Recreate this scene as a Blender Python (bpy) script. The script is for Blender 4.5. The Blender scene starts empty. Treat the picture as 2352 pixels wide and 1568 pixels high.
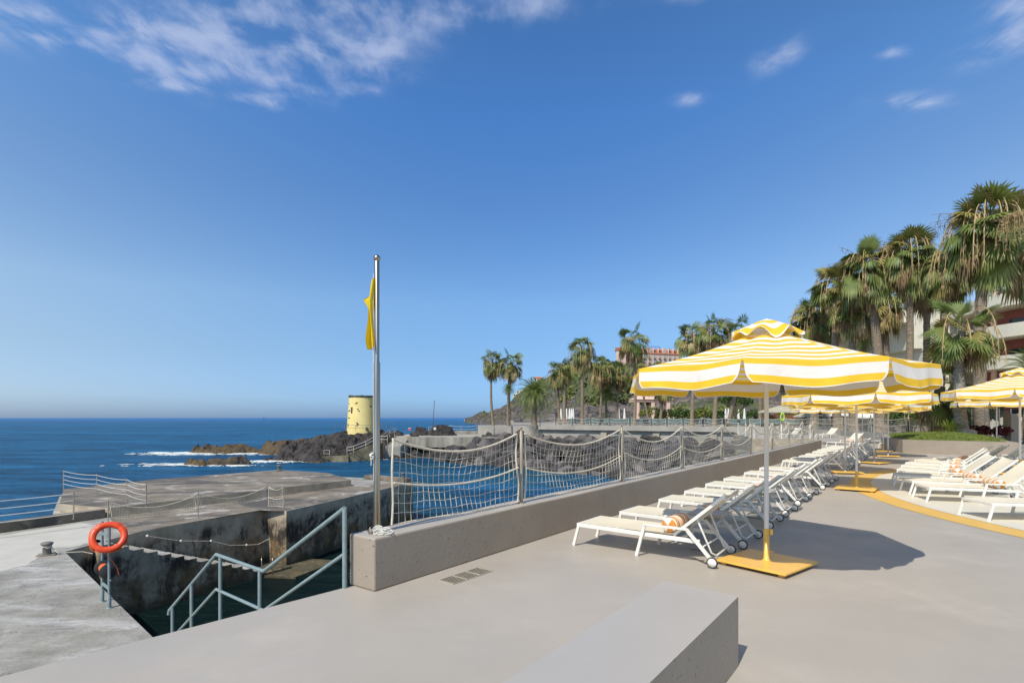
import bpy, math, random
from mathutils import Vector, Matrix, noise
R = math.radians
random.seed(7)
# ------------------------------------------------------------------ camera, sky, sun, exposure
scene = bpy.context.scene
col = scene.collection
F = 1262.0; CX = 1176.0; HY = 959.0; H = 1.6          # focal length in picture pixels (2352 wide), horizon, eye height
cam_d = bpy.data.cameras.new('camera'); cam = bpy.data.objects.new('camera', cam_d); col.objects.link(cam)
cam.location = (0, 0, H); cam.rotation_euler = (R(90), 0, 0)
cam_d.sensor_width = 36; cam_d.lens = 36 * F / 2352; cam_d.shift_y = (HY - 784) / 2352
cam_d.clip_start = 0.05; cam_d.clip_end = 40000
scene.camera = cam
SUN_DIR = Vector((-.53, -.85, 1.26)).normalized()       # towards the sun: behind the camera, to its left
EL = math.asin(SUN_DIR.z); AZ = math.atan2(SUN_DIR.x, SUN_DIR.y)
sun_d = bpy.data.lights.new('sun', 'SUN'); sun_d.energy = 4.3; sun_d.angle = R(.5); sun_d.color = (1, .955, .88)
sun = bpy.data.objects.new('sun', sun_d); col.objects.link(sun)
sun.rotation_euler = (-SUN_DIR).to_track_quat('-Z', 'Y').to_euler()
scene.view_settings.view_transform = 'Standard'; scene.view_settings.look = 'None'
scene.view_settings.exposure = 0.06; scene.view_settings.gamma = 1

world = bpy.data.worlds.new('World'); scene.world = world; world.use_nodes = True
wt = world.node_tree; wt.nodes.clear()
def WN(t, **k):
    n = wt.nodes.new(t)
    for a, b in k.items(): setattr(n, a, b)
    return n
def wmath(op, a, b=None, c=None):
    n = WN('ShaderNodeMath', operation=op)
    for i, v in enumerate((a, b, c)):
        if v is None: continue
        if isinstance(v, (int, float)): n.inputs[i].default_value = v
        else: wt.links.new(v, n.inputs[i])
    return n.outputs[0]
sky = WN('ShaderNodeTexSky', sky_type='NISHITA'); sky.sun_disc = False
sky.sun_elevation = EL; sky.sun_rotation = AZ; sky.altitude = 0; sky.air_density = .7; sky.dust_density = .5; sky.ozone_density = 1.0
hsv = WN('ShaderNodeHueSaturation'); hsv.inputs['Saturation'].default_value = 1.12; hsv.inputs['Value'].default_value = 1.0
wt.links.new(sky.outputs[0], hsv.inputs['Color'])
tc = WN('ShaderNodeTexCoord'); sep = WN('ShaderNodeSeparateXYZ'); wt.links.new(tc.outputs['Generated'], sep.inputs[0])
zc = wmath('MAXIMUM', sep.outputs[2], .02)
u_ = wmath('DIVIDE', sep.outputs[0], zc); v_ = wmath('DIVIDE', sep.outputs[1], zc)
comb = WN('ShaderNodeCombineXYZ'); wt.links.new(u_, comb.inputs[0]); wt.links.new(v_, comb.inputs[1])
def wnoise(scale, det, rough, dist=0., off=(0, 0, 0), rot=0., sc=(1, 1, 1)):
    mp = WN('ShaderNodeMapping'); mp.inputs['Location'].default_value = off; mp.inputs['Rotation'].default_value = (0, 0, rot); mp.inputs['Scale'].default_value = sc
    wt.links.new(comb.outputs[0], mp.inputs[0])
    n = WN('ShaderNodeTexNoise'); n.inputs['Scale'].default_value = scale; n.inputs['Detail'].default_value = det
    n.inputs['Roughness'].default_value = rough; n.inputs['Distortion'].default_value = dist
    wt.links.new(mp.outputs[0], n.inputs['Vector']); return n.outputs['Fac']
n1 = wnoise(6.5, 11, .60, .25, (1.3, .2, 0), R(-38), (1.25, .55, 1)); n2 = wnoise(6.0, 4, .5, .3, (5.5, 2.4, 0), R(-20))
blobs = [(-.64, 1.42, .42, .22, 1.0), (-.56, 1.58, .22, .16, .9), (-1.0, 1.49, .28, .12, 1.0), (-.2, 1.36, .30, .08, .55), (-1.30, 1.38, .18, .08, 1.1), (-.84, 1.75, .12, .055, 1.1), (-.98, 1.64, .09, .05, 1.0), (-1.16, 1.60, .08, .05, 1.0),
         (1.38, 1.42, .18, .08, 1.1), (1.30, 1.53, .12, .07, .9), (1.22, 1.32, .08, .05, .9), (.735, 1.53, .07, .09, 1.0), (.58, 1.735, .08, .05, .9), (1.27, 1.74, .14, .06, 1.0), (1.04, 1.50, .07, .04, .8), (.45, 1.31, .16, .03, .6), (.05, 1.33, .14, .06, .6)]
acc = None
for bx_, by_, rx_, ry_, am in blobs:
    dx = wmath('DIVIDE', wmath('SUBTRACT', u_, bx_), rx_); dy = wmath('DIVIDE', wmath('SUBTRACT', v_, by_), ry_)
    d2 = wmath('ADD', wmath('MULTIPLY', dx, dx), wmath('MULTIPLY', dy, dy))
    g = wmath('MULTIPLY', wmath('EXPONENT', wmath('MULTIPLY', d2, -1.)), am)
    acc = g if acc is None else wmath('ADD', acc, g)
m1 = wmath('MULTIPLY', wmath('MINIMUM', acc, 1.0), wmath('ADD', wmath('MULTIPLY', wmath('SUBTRACT', n1, .28), 2.3), wmath('MULTIPLY', wmath('SUBTRACT', n2, .47), 3.2)))
mr = WN('ShaderNodeMapRange', interpolation_type='SMOOTHERSTEP'); wt.links.new(m1, mr.inputs[0])
mr.inputs[1].default_value = .0; mr.inputs[2].default_value = 1.45; mr.inputs[3].default_value = 0; mr.inputs[4].default_value = .66
# sky tint grade: less yellow low down, deeper blue higher up, paler towards the sides
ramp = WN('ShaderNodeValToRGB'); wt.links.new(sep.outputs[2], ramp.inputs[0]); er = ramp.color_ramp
for i, (p_, c_) in enumerate(((0.0, (.40, .66, 1.26)), (.035, (.62, .88, 1.34)), (.11, (.96, 1.17, 1.36)), (.20, (1.38, 1.60, 1.68)), (.37, (1.28, 1.70, 2.0)), (.48, (1.18, 1.85, 2.33)), (.62, (1.22, 1.82, 2.2)), (.85, (1.75, 1.8, 1.75)))):  # last stop, above the view, neutralised to make the fill light less blue
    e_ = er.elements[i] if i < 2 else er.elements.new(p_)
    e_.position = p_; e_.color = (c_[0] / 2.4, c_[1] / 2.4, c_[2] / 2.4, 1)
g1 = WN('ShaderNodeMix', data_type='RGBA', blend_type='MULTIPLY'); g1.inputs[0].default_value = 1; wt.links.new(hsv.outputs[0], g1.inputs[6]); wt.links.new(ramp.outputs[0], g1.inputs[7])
x2 = wmath('MULTIPLY', sep.outputs[0], sep.outputs[0])
cx = WN('ShaderNodeCombineXYZ')
for i, k_ in enumerate((1.45, .65, .15)): wt.links.new(wmath('MULTIPLY', wmath('ADD', wmath('MULTIPLY', x2, k_), 1.0), 2.4), cx.inputs[i])
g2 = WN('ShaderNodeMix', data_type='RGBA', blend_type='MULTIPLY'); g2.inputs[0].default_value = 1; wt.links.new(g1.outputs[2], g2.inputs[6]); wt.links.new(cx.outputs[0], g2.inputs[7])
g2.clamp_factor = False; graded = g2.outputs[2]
cm = wmath('MULTIPLY', mr.outputs[0], wmath('GREATER_THAN', sep.outputs[2], .05))
mixc = WN('ShaderNodeMix', data_type='RGBA'); wt.links.new(cm, mixc.inputs[0]); wt.links.new(graded, mixc.inputs[6])
mixc.inputs[7].default_value = (5.6, 6.4, 8.6, 1)
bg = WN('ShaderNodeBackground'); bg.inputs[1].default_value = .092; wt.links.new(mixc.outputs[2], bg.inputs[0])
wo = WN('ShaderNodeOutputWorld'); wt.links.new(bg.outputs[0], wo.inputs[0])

# ------------------------------------------------------------------ helpers
UDIR = Vector((.598, .801, 0)); NDIR = Vector((.801, -.598, 0))      # along the sea wall / across it, towards the terrace
def G(px, py, z=0.):                     # point of the level z seen at a pixel of the 2352 wide photograph
    Y = F * (H - z) / (py - HY); return Vector(((px - CX) * Y / F, Y, z))
def D(px, py, Y): return Vector(((px - CX) * Y / F, Y, H - (py - HY) * Y / F))
def ST(s, t, z=0.): return UDIR * s + NDIR * t + Vector((0, 0, z))

class MB:
    def __init__(s): s.v = []; s.f = []; s.m = []; s.sm = []
    def add(s, vs, fs, m=0, sm=False):
        o = len(s.v); s.v += [tuple(a) for a in vs]
        for f in fs: s.f.append([i + o for i in f]); s.m.append(m); s.sm.append(sm)
    def box(s, c, size, rz=0, m=0, rot=None):
        a, b, d = size[0] / 2, size[1] / 2, size[2] / 2
        M = rot if rot is not None else Matrix.Rotation(rz, 3, 'Z'); c = Vector(c)
        vs = [c + M @ Vector((x, y, z)) for x in (-a, a) for y in (-b, b) for z in (-d, d)]
        s.add(vs, [(0, 1, 3, 2), (4, 6, 7, 5), (0, 4, 5, 1), (2, 3, 7, 6), (0, 2, 6, 4), (1, 5, 7, 3)], m)
    def bar(s, p, q, w, h, m=0, up=Vector((0, 0, 1))):
        p = Vector(p); q = Vector(q); d = q - p; L = d.length; d.normalize()
        sd = d.cross(up)
        if sd.length < 1e-3: sd = d.cross(Vector((1, 0, 0)))
        sd.normalize(); uu = sd.cross(d)
        M = Matrix((d, sd, uu)).transposed()
        s.box((p + q) / 2, (L, w, h), rot=M, m=m)
    def tube(s, pts, r, n=8, m=0, cap=True, sm=True):
        pts = [Vector(p) for p in pts]; k = len(pts); rr = r if isinstance(r, (list, tuple)) else [r] * k
        vs = []; ref = None
        for i, p in enumerate(pts):
            d = (pts[min(i + 1, k - 1)] - pts[max(i - 1, 0)])
            if d.length < 1e-9: d = Vector((0, 0, 1))
            d.normalize()
            if ref is None: ref = d.orthogonal().normalized()
            a = (ref - d * ref.dot(d))
            a = a.normalized() if a.length > 1e-6 else d.orthogonal().normalized()
            ref = a; b = d.cross(a)
            for j in range(n):
                t = 2 * math.pi * j / n; vs.append(p + (a * math.cos(t) + b * math.sin(t)) * rr[i])
        fs = [(i * n + j, i * n + (j + 1) % n, (i + 1) * n + (j + 1) % n, (i + 1) * n + j) for i in range(k - 1) for j in range(n)]
        s.add(vs, fs, m, sm)
        if cap:
            s.add(vs[:n], [tuple(range(n))[::-1]], m); s.add(vs[-n:], [tuple(range(n))], m)
    def lathe(s, prof, c=(0, 0, 0), n=24, m=0, sm=True, rot=None):
        c = Vector(c); vs = []
        for r, z in prof:
            for j in range(n):
                t = 2 * math.pi * j / n; q = Vector((r * math.cos(t), r * math.sin(t), z))
                vs.append(c + (rot @ q if rot is not None else q))
        fs = [(i * n + j, i * n + (j + 1) % n, (i + 1) * n + (j + 1) % n, (i + 1) * n + j) for i in range(len(prof) - 1) for j in range(n)]
        s.add(vs, fs, m, sm)
        k = len(prof)
        if prof[0][0] > 1e-4: s.add(vs[:n], [tuple(range(n))[::-1]], m)
        if prof[-1][0] > 1e-4: s.add(vs[-n:], [tuple(range(n))], m)
    def prism(s, poly, z0, z1, m=0, mtop=None):
        n = len(poly); vs = [(p[0], p[1], z0) for p in poly] + [(p[0], p[1], z1) for p in poly]
        a = sum(poly[i][0] * poly[(i + 1) % n][1] - poly[(i + 1) % n][0] * poly[i][1] for i in range(n))
        idx = list(range(n))
        if a < 0:
            s.add(vs, [tuple(idx)], m); s.add(vs, [tuple(i + n for i in idx[::-1])], m if mtop is None else mtop)
            s.add(vs, [(i, i + n, (i + 1) % n + n, (i + 1) % n) for i in idx], m)
        else:
            s.add(vs, [tuple(idx[::-1])], m); s.add(vs, [tuple(i + n for i in idx)], m if mtop is None else mtop)
            s.add(vs, [(i, (i + 1) % n, (i + 1) % n + n, i + n) for i in idx], m)
    def build(s, name, mats, parent=None, loc=None, bevel=0, label=None):
        me = bpy.data.meshes.new(name); me.from_pydata(s.v, [], s.f); me.update()
        mats = mats if isinstance(mats, (list, tuple)) else [mats]
        for q in mats: me.materials.append(q)
        me.polygons.foreach_set('material_index', s.m); me.polygons.foreach_set('use_smooth', s.sm)
        o = bpy.data.objects.new(name, me); col.objects.link(o)
        if parent is not None: o.parent = parent
        if loc is not None: o.location = loc
        if bevel:
            b = o.modifiers.new('bevel', 'BEVEL'); b.width = bevel; b.segments = 2; b.limit_method = 'ANGLE'; b.angle_limit = R(40)
        if label: o['label'] = label
        return o
def tag(o, label=None, cat=None, group=None, kind=None):
    if label: o['label'] = label
    if cat: o['category'] = cat
    if group: o['group'] = group
    if kind: o['kind'] = kind
    return o
def empty(name, loc=(0, 0, 0), rz=0):
    o = bpy.data.objects.new(name, None); col.objects.link(o); o.location = loc; o.rotation_euler = (0, 0, rz); o.empty_display_size = .2; return o
def copy_tree(o, parent=None):
    c = o.copy(); col.objects.link(c)
    if parent is not None: c.parent = parent
    for ch in o.children: copy_tree(ch, c)
    return c
def lerp(a, b, t): return a + (b - a) * t
def fbm(x, y, z=0., o=4): return noise.fractal(Vector((x, y, z)), 1.0, 2.0, o)

# ------------------------------------------------------------------ materials
def mk(name, c1, c2=None, rough=.6, scale=4., detail=5, bump=0., bscale=None, metal=0., thr=(.35, .65), sc=(1, 1, 1), spec=.5, trans=0., extra=None, bdist=.02):
    c1 = (c1[0] * 1.01, c1[1] * .975, c1[2] * .87); c2 = None if c2 is None else (c2[0] * 1.01, c2[1] * .975, c2[2] * .87)   # all colours warmed to offset the blue light of the sky
    m = bpy.data.materials.new(name); m.use_nodes = True; t = m.node_tree; b = t.nodes['Principled BSDF']
    b.inputs['Roughness'].default_value = rough; b.inputs['Metallic'].default_value = metal; b.inputs['Specular IOR Level'].default_value = spec
    tcn = t.nodes.new('ShaderNodeTexCoord'); mp = t.nodes.new('ShaderNodeMapping'); mp.inputs['Scale'].default_value = sc
    t.links.new(tcn.outputs['Object'], mp.inputs[0])
    b.inputs['Base Color'].default_value = (*c1, 1); colout = None
    if c2 is not None:
        n = t.nodes.new('ShaderNodeTexNoise'); n.inputs['Scale'].default_value = scale; n.inputs['Detail'].default_value = detail; n.inputs['Roughness'].default_value = .6
        t.links.new(mp.outputs[0], n.inputs['Vector'])
        r = t.nodes.new('ShaderNodeValToRGB'); r.color_ramp.elements[0].position = thr[0]; r.color_ramp.elements[1].position = thr[1]
        r.color_ramp.elements[0].color = (*c1, 1); r.color_ramp.elements[1].color = (*c2, 1)
        t.links.new(n.outputs['Fac'], r.inputs[0]); colout = r.outputs[0]; t.links.new(colout, b.inputs['Base Color'])
    if bump:
        n = t.nodes.new('ShaderNodeTexNoise'); n.inputs['Scale'].default_value = bscale or scale * 6; n.inputs['Detail'].default_value = 6
        t.links.new(mp.outputs[0], n.inputs['Vector'])
        bm = t.nodes.new('ShaderNodeBump'); bm.inputs['Strength'].default_value = bump; bm.inputs['Distance'].default_value = bdist
        t.links.new(n.outputs['Fac'], bm.inputs['Height']); t.links.new(bm.outputs[0], b.inputs['Normal'])
    if trans:
        tr = t.nodes.new('ShaderNodeBsdfTranslucent'); mx = t.nodes.new('ShaderNodeMixShader'); mx.inputs[0].default_value = trans
        if colout: t.links.new(colout, tr.inputs[0])
        else: tr.inputs[0].default_value = (*c1, 1)
        out = t.nodes['Material Output']; t.links.new(b.outputs[0], mx.inputs[1]); t.links.new(tr.outputs[0], mx.inputs[2]); t.links.new(mx.outputs[0], out.inputs[0])
    if extra: extra(t, b, mp, colout)
    return m
def over(t, b, colin, fac, colr):          # mix a colour over the base colour
    mx = t.nodes.new('ShaderNodeMix'); mx.data_type = 'RGBA'; t.links.new(fac, mx.inputs[0])
    t.links.new(colin, mx.inputs[6]); mx.inputs[7].default_value = (*colr, 1)
    t.links.new(mx.outputs[2], b.inputs['Base Color']); return mx.outputs[2]
def nz(t, vec, scale, det=5, rough=.6, dist=0.):
    n = t.nodes.new('ShaderNodeTexNoise'); n.inputs['Scale'].default_value = scale; n.inputs['Detail'].default_value = det; n.inputs['Roughness'].default_value = rough; n.inputs['Distortion'].default_value = dist
    t.links.new(vec, n.inputs['Vector']); return n.outputs['Fac']
def mrange(t, v, a, b_, c=0., d=1.):
    n = t.nodes.new('ShaderNodeMapRange'); n.interpolation_type = 'SMOOTHSTEP'; t.links.new(v, n.inputs[0])
    for i, q in enumerate((a, b_, c, d)): n.inputs[i + 1].default_value = q
    return n.outputs[0]
def tm(t, op, a, b_=None):
    n = t.nodes.new('ShaderNodeMath'); n.operation = op
    for i, q in enumerate((a, b_)):
        if q is None: continue
        if isinstance(q, (int, float)): n.inputs[i].default_value = q
        else: t.links.new(q, n.inputs[i])
    return n.outputs[0]
def scaled(t, src, sc):
    mp = t.nodes.new('ShaderNodeMapping'); mp.inputs['Scale'].default_value = sc; t.links.new(src, mp.inputs[0]); return mp.outputs[0]

def deck_extra(t, b, mp, c):
    f = mrange(t, nz(t, mp.outputs[0], .9, 7, .65), .5, .72)
    c = over(t, b, c, tm(t, 'MULTIPLY', f, .75), (.44, .392, .325))
    f2 = mrange(t, nz(t, scaled(t, mp.outputs[0], (1, .35, 1)), 3.2, 8, .7), .62, .75)
    c = over(t, b, c, tm(t, 'MULTIPLY', f2, .28), (.30, .285, .27))
    f3 = mrange(t, nz(t, mp.outputs[0], 36, 3, .5), .73, .8)
    c = over(t, b, c, tm(t, 'MULTIPLY', f3, .5), (.22, .20, .18))
    t.links.new(mrange(t, nz(t, mp.outputs[0], 1.5, 5), .3, .7, .42, .62), b.inputs['Roughness'])
M = {}
M['deck'] = mk('painted_deck', (.362, .334, .310), (.405, .373, .345), .5, .35, 6, .12, 60, extra=deck_extra, bdist=.004)
def wallp_extra(t, b, mp, c):
    v = t.nodes.new('ShaderNodeTexVoronoi'); v.inputs['Scale'].default_value = 9; t.links.new(mp.outputs[0], v.inputs['Vector'])
    sel = mrange(t, nz(t, mp.outputs[0], 3.1, 2), .44, .56)
    hole = tm(t, 'MULTIPLY', mrange(t, v.outputs['Distance'], .05, .12, 1, 0), sel)
    v2 = t.nodes.new('ShaderNodeTexVoronoi'); v2.inputs['Scale'].default_value = 27; t.links.new(mp.outputs[0], v2.inputs['Vector'])
    h2 = tm(t, 'MULTIPLY', mrange(t, v2.outputs['Distance'], .08, .18, 1, 0), mrange(t, nz(t, mp.outputs[0], 7.1, 2), .5, .6))
    hh = tm(t, 'MAXIMUM', hole, h2)
    c = over(t, b, c, tm(t, 'MULTIPLY', hh, .55), (.14, .115, .09))
    bm = t.nodes.new('ShaderNodeBump'); bm.inputs['Strength'].default_value = .8; bm.inputs['Distance'].default_value = .02
    hgt = tm(t, 'SUBTRACT', tm(t, 'MULTIPLY', nz(t, mp.outputs[0], 22, 8), .25), hh)
    t.links.new(hgt, bm.inputs['Height']); t.links.new(bm.outputs[0], b.inputs['Normal'])
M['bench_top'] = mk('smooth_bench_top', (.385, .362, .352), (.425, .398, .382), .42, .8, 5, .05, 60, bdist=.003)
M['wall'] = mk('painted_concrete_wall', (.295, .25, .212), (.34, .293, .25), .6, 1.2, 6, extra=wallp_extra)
def quay_extra(t, b, mp, c):
    s = mp.outputs[0]
    c = over(t, b, c, mrange(t, nz(t, scaled(t, s, (.35, 1.3, 1)), .8, 9, .7, .4), .48, .64), (.45, .43, .40))
    c = over(t, b, c, tm(t, 'MULTIPLY', mrange(t, nz(t, s, 1.1, 8, .7), .55, .7), .6), (.24, .22, .15))
    c = over(t, b, c, tm(t, 'MULTIPLY', mrange(t, nz(t, s, 6, 9, .75), .52, .7), .5), (.17, .165, .155))
    cr = tm(t, 'ABSOLUTE', tm(t, 'SUBTRACT', nz(t, s, .42, 6, .6, .6), .5))
    c = over(t, b, c, tm(t, 'MULTIPLY', mrange(t, cr, .0, .006, 1, 0), .65), (.09, .085, .08))
M['quay'] = mk('weathered_quay_concrete', (.215, .207, .195), (.335, .325, .305), .85, 1.6, 8, .7, 14, extra=quay_extra, bdist=.02)
def slab_extra(t, b, mp, c):
    s = mp.outputs[0]
    c = over(t, b, c, mrange(t, nz(t, scaled(t, s, (.5, 1, 1)), .35, 8, .65, .5), .5, .6), (.085, .075, .063))
    c = over(t, b, c, tm(t, 'MULTIPLY', mrange(t, nz(t, s, .6, 9, .75, .3), .56, .63), .9), (.45, .43, .39))
M['slab'] = mk('old_pier_concrete', (.15, .125, .10), (.25, .215, .175), .85, 1.2, 8, .5, 14, extra=slab_extra)
def tide_extra(t, b, mp, c):                # algae and tide bands on the harbour walls
    s = mp.outputs[0]; sp = t.nodes.new('ShaderNodeSeparateXYZ'); t.links.new(s, sp.inputs[0])
    wob = tm(t, 'MULTIPLY', tm(t, 'SUBTRACT', nz(t, scaled(t, s, (1, 1, .4)), 1.1, 7, .7), .5), 1.3)
    z = tm(t, 'ADD', sp.outputs[2], wob)
    blot = nz(t, scaled(t, s, (1, 1, .8)), .9, 9, .72, .4); streak = nz(t, scaled(t, s, (1, 1, .14)), 3.5, 7, .7)
    dk = tm(t, 'MULTIPLY', mrange(t, z, -2.35, -2.8), mrange(t, tm(t, 'ADD', blot, tm(t, 'MULTIPLY', streak, .35)), .58, .74, 1, .12))
    c = over(t, b, c, dk, (.040, .030, .020))
    c = over(t, b, c, tm(t, 'MULTIPLY', mrange(t, z, -3.2, -3.6), mrange(t, nz(t, s, 1.6, 8, .72), .42, .58, .1, .85)), (.20, .125, .05))
    c = over(t, b, c, tm(t, 'MULTIPLY', mrange(t, z, -4.0, -4.45), .85), (.05, .045, .02))
    c = over(t, b, c, mrange(t, nz(t, scaled(t, s, (1, 1, .6)), 2.2, 9, .8), .56, .66, 0, .5), (.34, .28, .2))
M['tide'] = mk('tide_stained_concrete', (.34, .28, .21), (.52, .44, .34), .8, 1.5, 8, .7, 10, extra=tide_extra, bdist=.04)
M['grey_conc'] = mk('grey_concrete', (.30, .285, .265), (.39, .375, .35), .8, .5, 8, .3, 8)
M['grey_conc_stained'] = mk('stained_concrete', (.12, .11, .095), (.38, .36, .32), .85, .5, 8, .3, 8, sc=(1, 1, .15), thr=(.3, .6))
M['lava'] = mk('black_lava_rock', (.018, .017, .018), (.095, .085, .082), .9, .55, 9, 1., 2.2, bdist=.35)
def lava_extra(t, b, mp, c):
    s = mp.outputs[0]; sp = t.nodes.new('ShaderNodeSeparateXYZ'); t.links.new(s, sp.inputs[0])
    far = mrange(t, tm(t, 'ADD', tm(t, 'MULTIPLY', sp.outputs[0], -1), tm(t, 'MULTIPLY', tm(t, 'SUBTRACT', nz(t, s, .12, 4), .5), 10)), 35, 40)
    low = mrange(t, tm(t, 'ADD', sp.outputs[2], tm(t, 'MULTIPLY', nz(t, s, .5, 5), 1.2)), -3.6, -4.2)
    c = over(t, b, c, tm(t, 'MULTIPLY', tm(t, 'MAXIMUM', far, low), mrange(t, nz(t, s, .9, 8, .75), .35, .6, .25, .9)), (.12, .078, .028))
    c = over(t, b, c, mrange(t, nz(t, s, 1.7, 9, .8), .62, .74, 0, .5), (.16, .145, .13))
M['reef'] = mk('lava_reef', (.012, .011, .012), (.065, .056, .052), .88, .7, 9, 1., 1.8, extra=lava_extra, bdist=.45)
def hill_extra(t, b, mp, c):
    s = mp.outputs[0]; sp = t.nodes.new('ShaderNodeSeparateXYZ'); t.links.new(s, sp.inputs[0])
    c = over(t, b, c, mrange(t, nz(t, scaled(t, s, (1, 1, 2.5)), .11, 9, .8, .8), .48, .55, 0, .8), (.22, .175, .14))
    g = mrange(t, tm(t, 'ADD', tm(t, 'MULTIPLY', sp.outputs[2], .006), nz(t, s, .045, 8, .7)), .53, .62)
    c = over(t, b, c, tm(t, 'MULTIPLY', g, .85), (.085, .105, .022))
    c = over(t, b, c, mrange(t, nz(t, s, .22, 9, .8), .52, .60, 0, .8), (.022, .019, .02))
M['hill'] = mk('lava_hillside', (.036, .031, .031), (.13, .108, .098), .9, .16, 9, 1., .5, extra=hill_extra, bdist=2.5)
M['yellow_wall'] = mk('yellow_render', (.76, .62, .26), (.82, .68, .3), .8, .6, 5, .1, 12)
M['stone_dark'] = mk('dark_stone_block', (.04, .037, .035), (.10, .095, .09), .85, 8, 3, .4)
M['steel'] = mk('stainless_steel', (.50, .44, .38), (.24, .17, .11), .27, 3, 4, metal=1, sc=(3, 3, .25), thr=(.4, .75))  # brown streaks painted into the colour stand for mirrored deck and buildings
M['post'] = mk('weathered_steel_post', (.36, .31, .25), (.2, .16, .12), .5, 6, 4, metal=.25, sc=(1, 1, .3))
M['dark_metal'] = mk('dark_grey_metal', (.06, .065, .07), (.1, .1, .1), .5, 8)
M['rope'] = mk('off_white_rope', (.72, .67, .58), (.58, .53, .45), .9, 9, 5, .5, 70)
M['rope_white'] = mk('white_cord', (.76, .76, .75), (.62, .62, .61), .8, 20, 3)
M['net'] = mk('pale_net_cord', (.74, .70, .62), (.62, .57, .5), .9, 12)
M['rail_blue'] = mk('blue_grey_paint', (.185, .26, .29), (.24, .31, .33), .42, 14, 4, .1, 40)
M['white_rail'] = mk('white_rail_paint', (.72, .72, .71), (.6, .6, .58), .5, 5)
M['orange'] = mk('orange_lifebuoy', (.80, .085, .018), (.68, .06, .015), .38, 7, 4)
M['orange_rope'] = mk('orange_cord', (.82, .16, .03), (.6, .1, .02), .8, 40)
M['black_plastic'] = mk('black_plastic', (.03, .032, .036), (.05, .05, .055), .4, 10)
M['flag'] = mk('yellow_flag_cloth', (.88, .68, .02), (.82, .6, .015), .75, 6, 4, .3, 30, trans=.25)
M['white_frame'] = mk('white_powder_coat', (.80, .80, .79), (.74, .74, .73), .38, 8)
M['sling'] = mk('cream_mesh_fabric', (.76, .71, .60), (.71, .66, .55), .8, 3, 4, .35, 260, bdist=.002, trans=.12)
M['teal_sling'] = mk('teal_mesh_fabric', (.03, .075, .085), (.045, .105, .12), .8, 3)
M['c_orange'] = mk('orange_stripe_cloth', (.66, .26, .045), (.58, .22, .035), .85, 20, 3, .3, 90)
M['c_white'] = mk('white_stripe_cloth', (.82, .80, .76), (.75, .73, .69), .85, 20, 3, .3, 90)
M['can_y'] = mk('yellow_canopy_cloth', (.92, .60, .04), (.90, .57, .03), .8, 5, 4, .55, 4.5, trans=.28, bdist=.03)
M['can_w'] = mk('white_canopy_cloth', (.83, .81, .80), (.79, .77, .76), .8, 5, 4, .55, 4.5, trans=.2, bdist=.03)
M['pole_white'] = mk('white_pole_paint', (.72, .72, .74), (.66, .66, .68), .35, 4)
M['yellow_steel'] = mk('yellow_painted_steel', (.80, .49, .10), (.75, .45, .085), .33, 7, 4, .06, 30)
M['grey_steel'] = mk('grey_galvanised', (.42, .43, .44), (.5, .5, .5), .4, 9, metal=.5)
M['paint_y'] = mk('yellow_floor_paint', (.70, .44, .11), (.65, .40, .095), .5, .9, 6, .1, 60, bdist=.003)
M['paint_w'] = mk('white_floor_paint', (.66, .63, .56), (.60, .57, .5), .5, .8, 6, .1, 60, bdist=.003)
M['tyre'] = mk('black_rubber', (.02, .02, .02), (.035, .035, .035), .7, 10)
M['grate'] = mk('rusty_grate', (.42, .39, .34), (.36, .31, .24), .6, 12)
M['pit_shade'] = mk('painted_pit_shade', (.02, .015, .012), (.03, .02, .015), .9, 5)
M['table'] = mk('side_table_top', (.42, .39, .36), (.38, .35, .32), .45, 6)
M['leaf'] = mk('palm_leaf_green', (.08, .135, .028), (.27, .32, .09), .5, 1.3, 3, trans=.3, thr=(.3, .7))
M['leaf_y'] = mk('palm_leaf_yellowing', (.20, .20, .05), (.33, .27, .09), .6, 1.5, 3, trans=.2)
M['leaf_dry'] = mk('dry_palm_leaf', (.24, .17, .085), (.50, .40, .24), .8, 1.5, 3, trans=.12)
M['leaf_dead'] = mk('dead_frond_skirt', (.11, .07, .035), (.24, .16, .085), .85, 1.5, 3)
M['fruit'] = mk('palm_fruit_strings', (.50, .38, .2), (.36, .27, .14), .85, 5)
M['trunk'] = mk('palm_trunk_bark', (.15, .115, .085), (.3, .245, .185), .9, 3.5, 6, .9, 6, sc=(1, 1, 3), bdist=.06)
M['trunk_grey'] = mk('grey_palm_bark', (.13, .125, .115), (.33, .31, .285), .9, 4, 7, 1, 7, sc=(1, 1, 2), bdist=.06)
M['trunk_shag'] = mk('shaggy_palm_bark', (.07, .045, .03), (.22, .14, .09), .9, 5, 7, 1, 9, bdist=.09)
M['bush'] = mk('bush_leaves', (.025, .06, .01), (.085, .14, .025), .6, .8, 4, trans=.2)
M['bush_lime'] = mk('lime_bush_leaves', (.12, .165, .02), (.25, .27, .05), .6, .8, 4, trans=.2)
M['scrub'] = mk('hill_scrub_leaves', (.035, .06, .014), (.14, .15, .04), .7, .06, 5)
M['maroon'] = mk('maroon_leaves', (.05, .008, .012), (.13, .02, .03), .6, 4, 3)
M['grassm'] = mk('lawn_grass', (.10, .155, .02), (.2, .235, .045), .8, 2, 5, .6, 40)
M['pink'] = mk('pink_render', (.72, .50, .44), (.66, .46, .4), .8, .3)
M['roof'] = mk('orange_roof_tiles', (.56, .17, .06), (.44, .12, .045), .8, 1.2, 3, .4, 3)
M['hotel_white'] = mk('white_hotel_render', (.66, .64, .56), (.60, .58, .5), .75, .4)
M['hotel_red'] = mk('mauve_red_render', (.36, .12, .11), (.3, .1, .09), .8, .4)
M['glass'] = mk('dark_window_glass', (.03, .045, .06), (.05, .07, .09), .08, .5)
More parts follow.
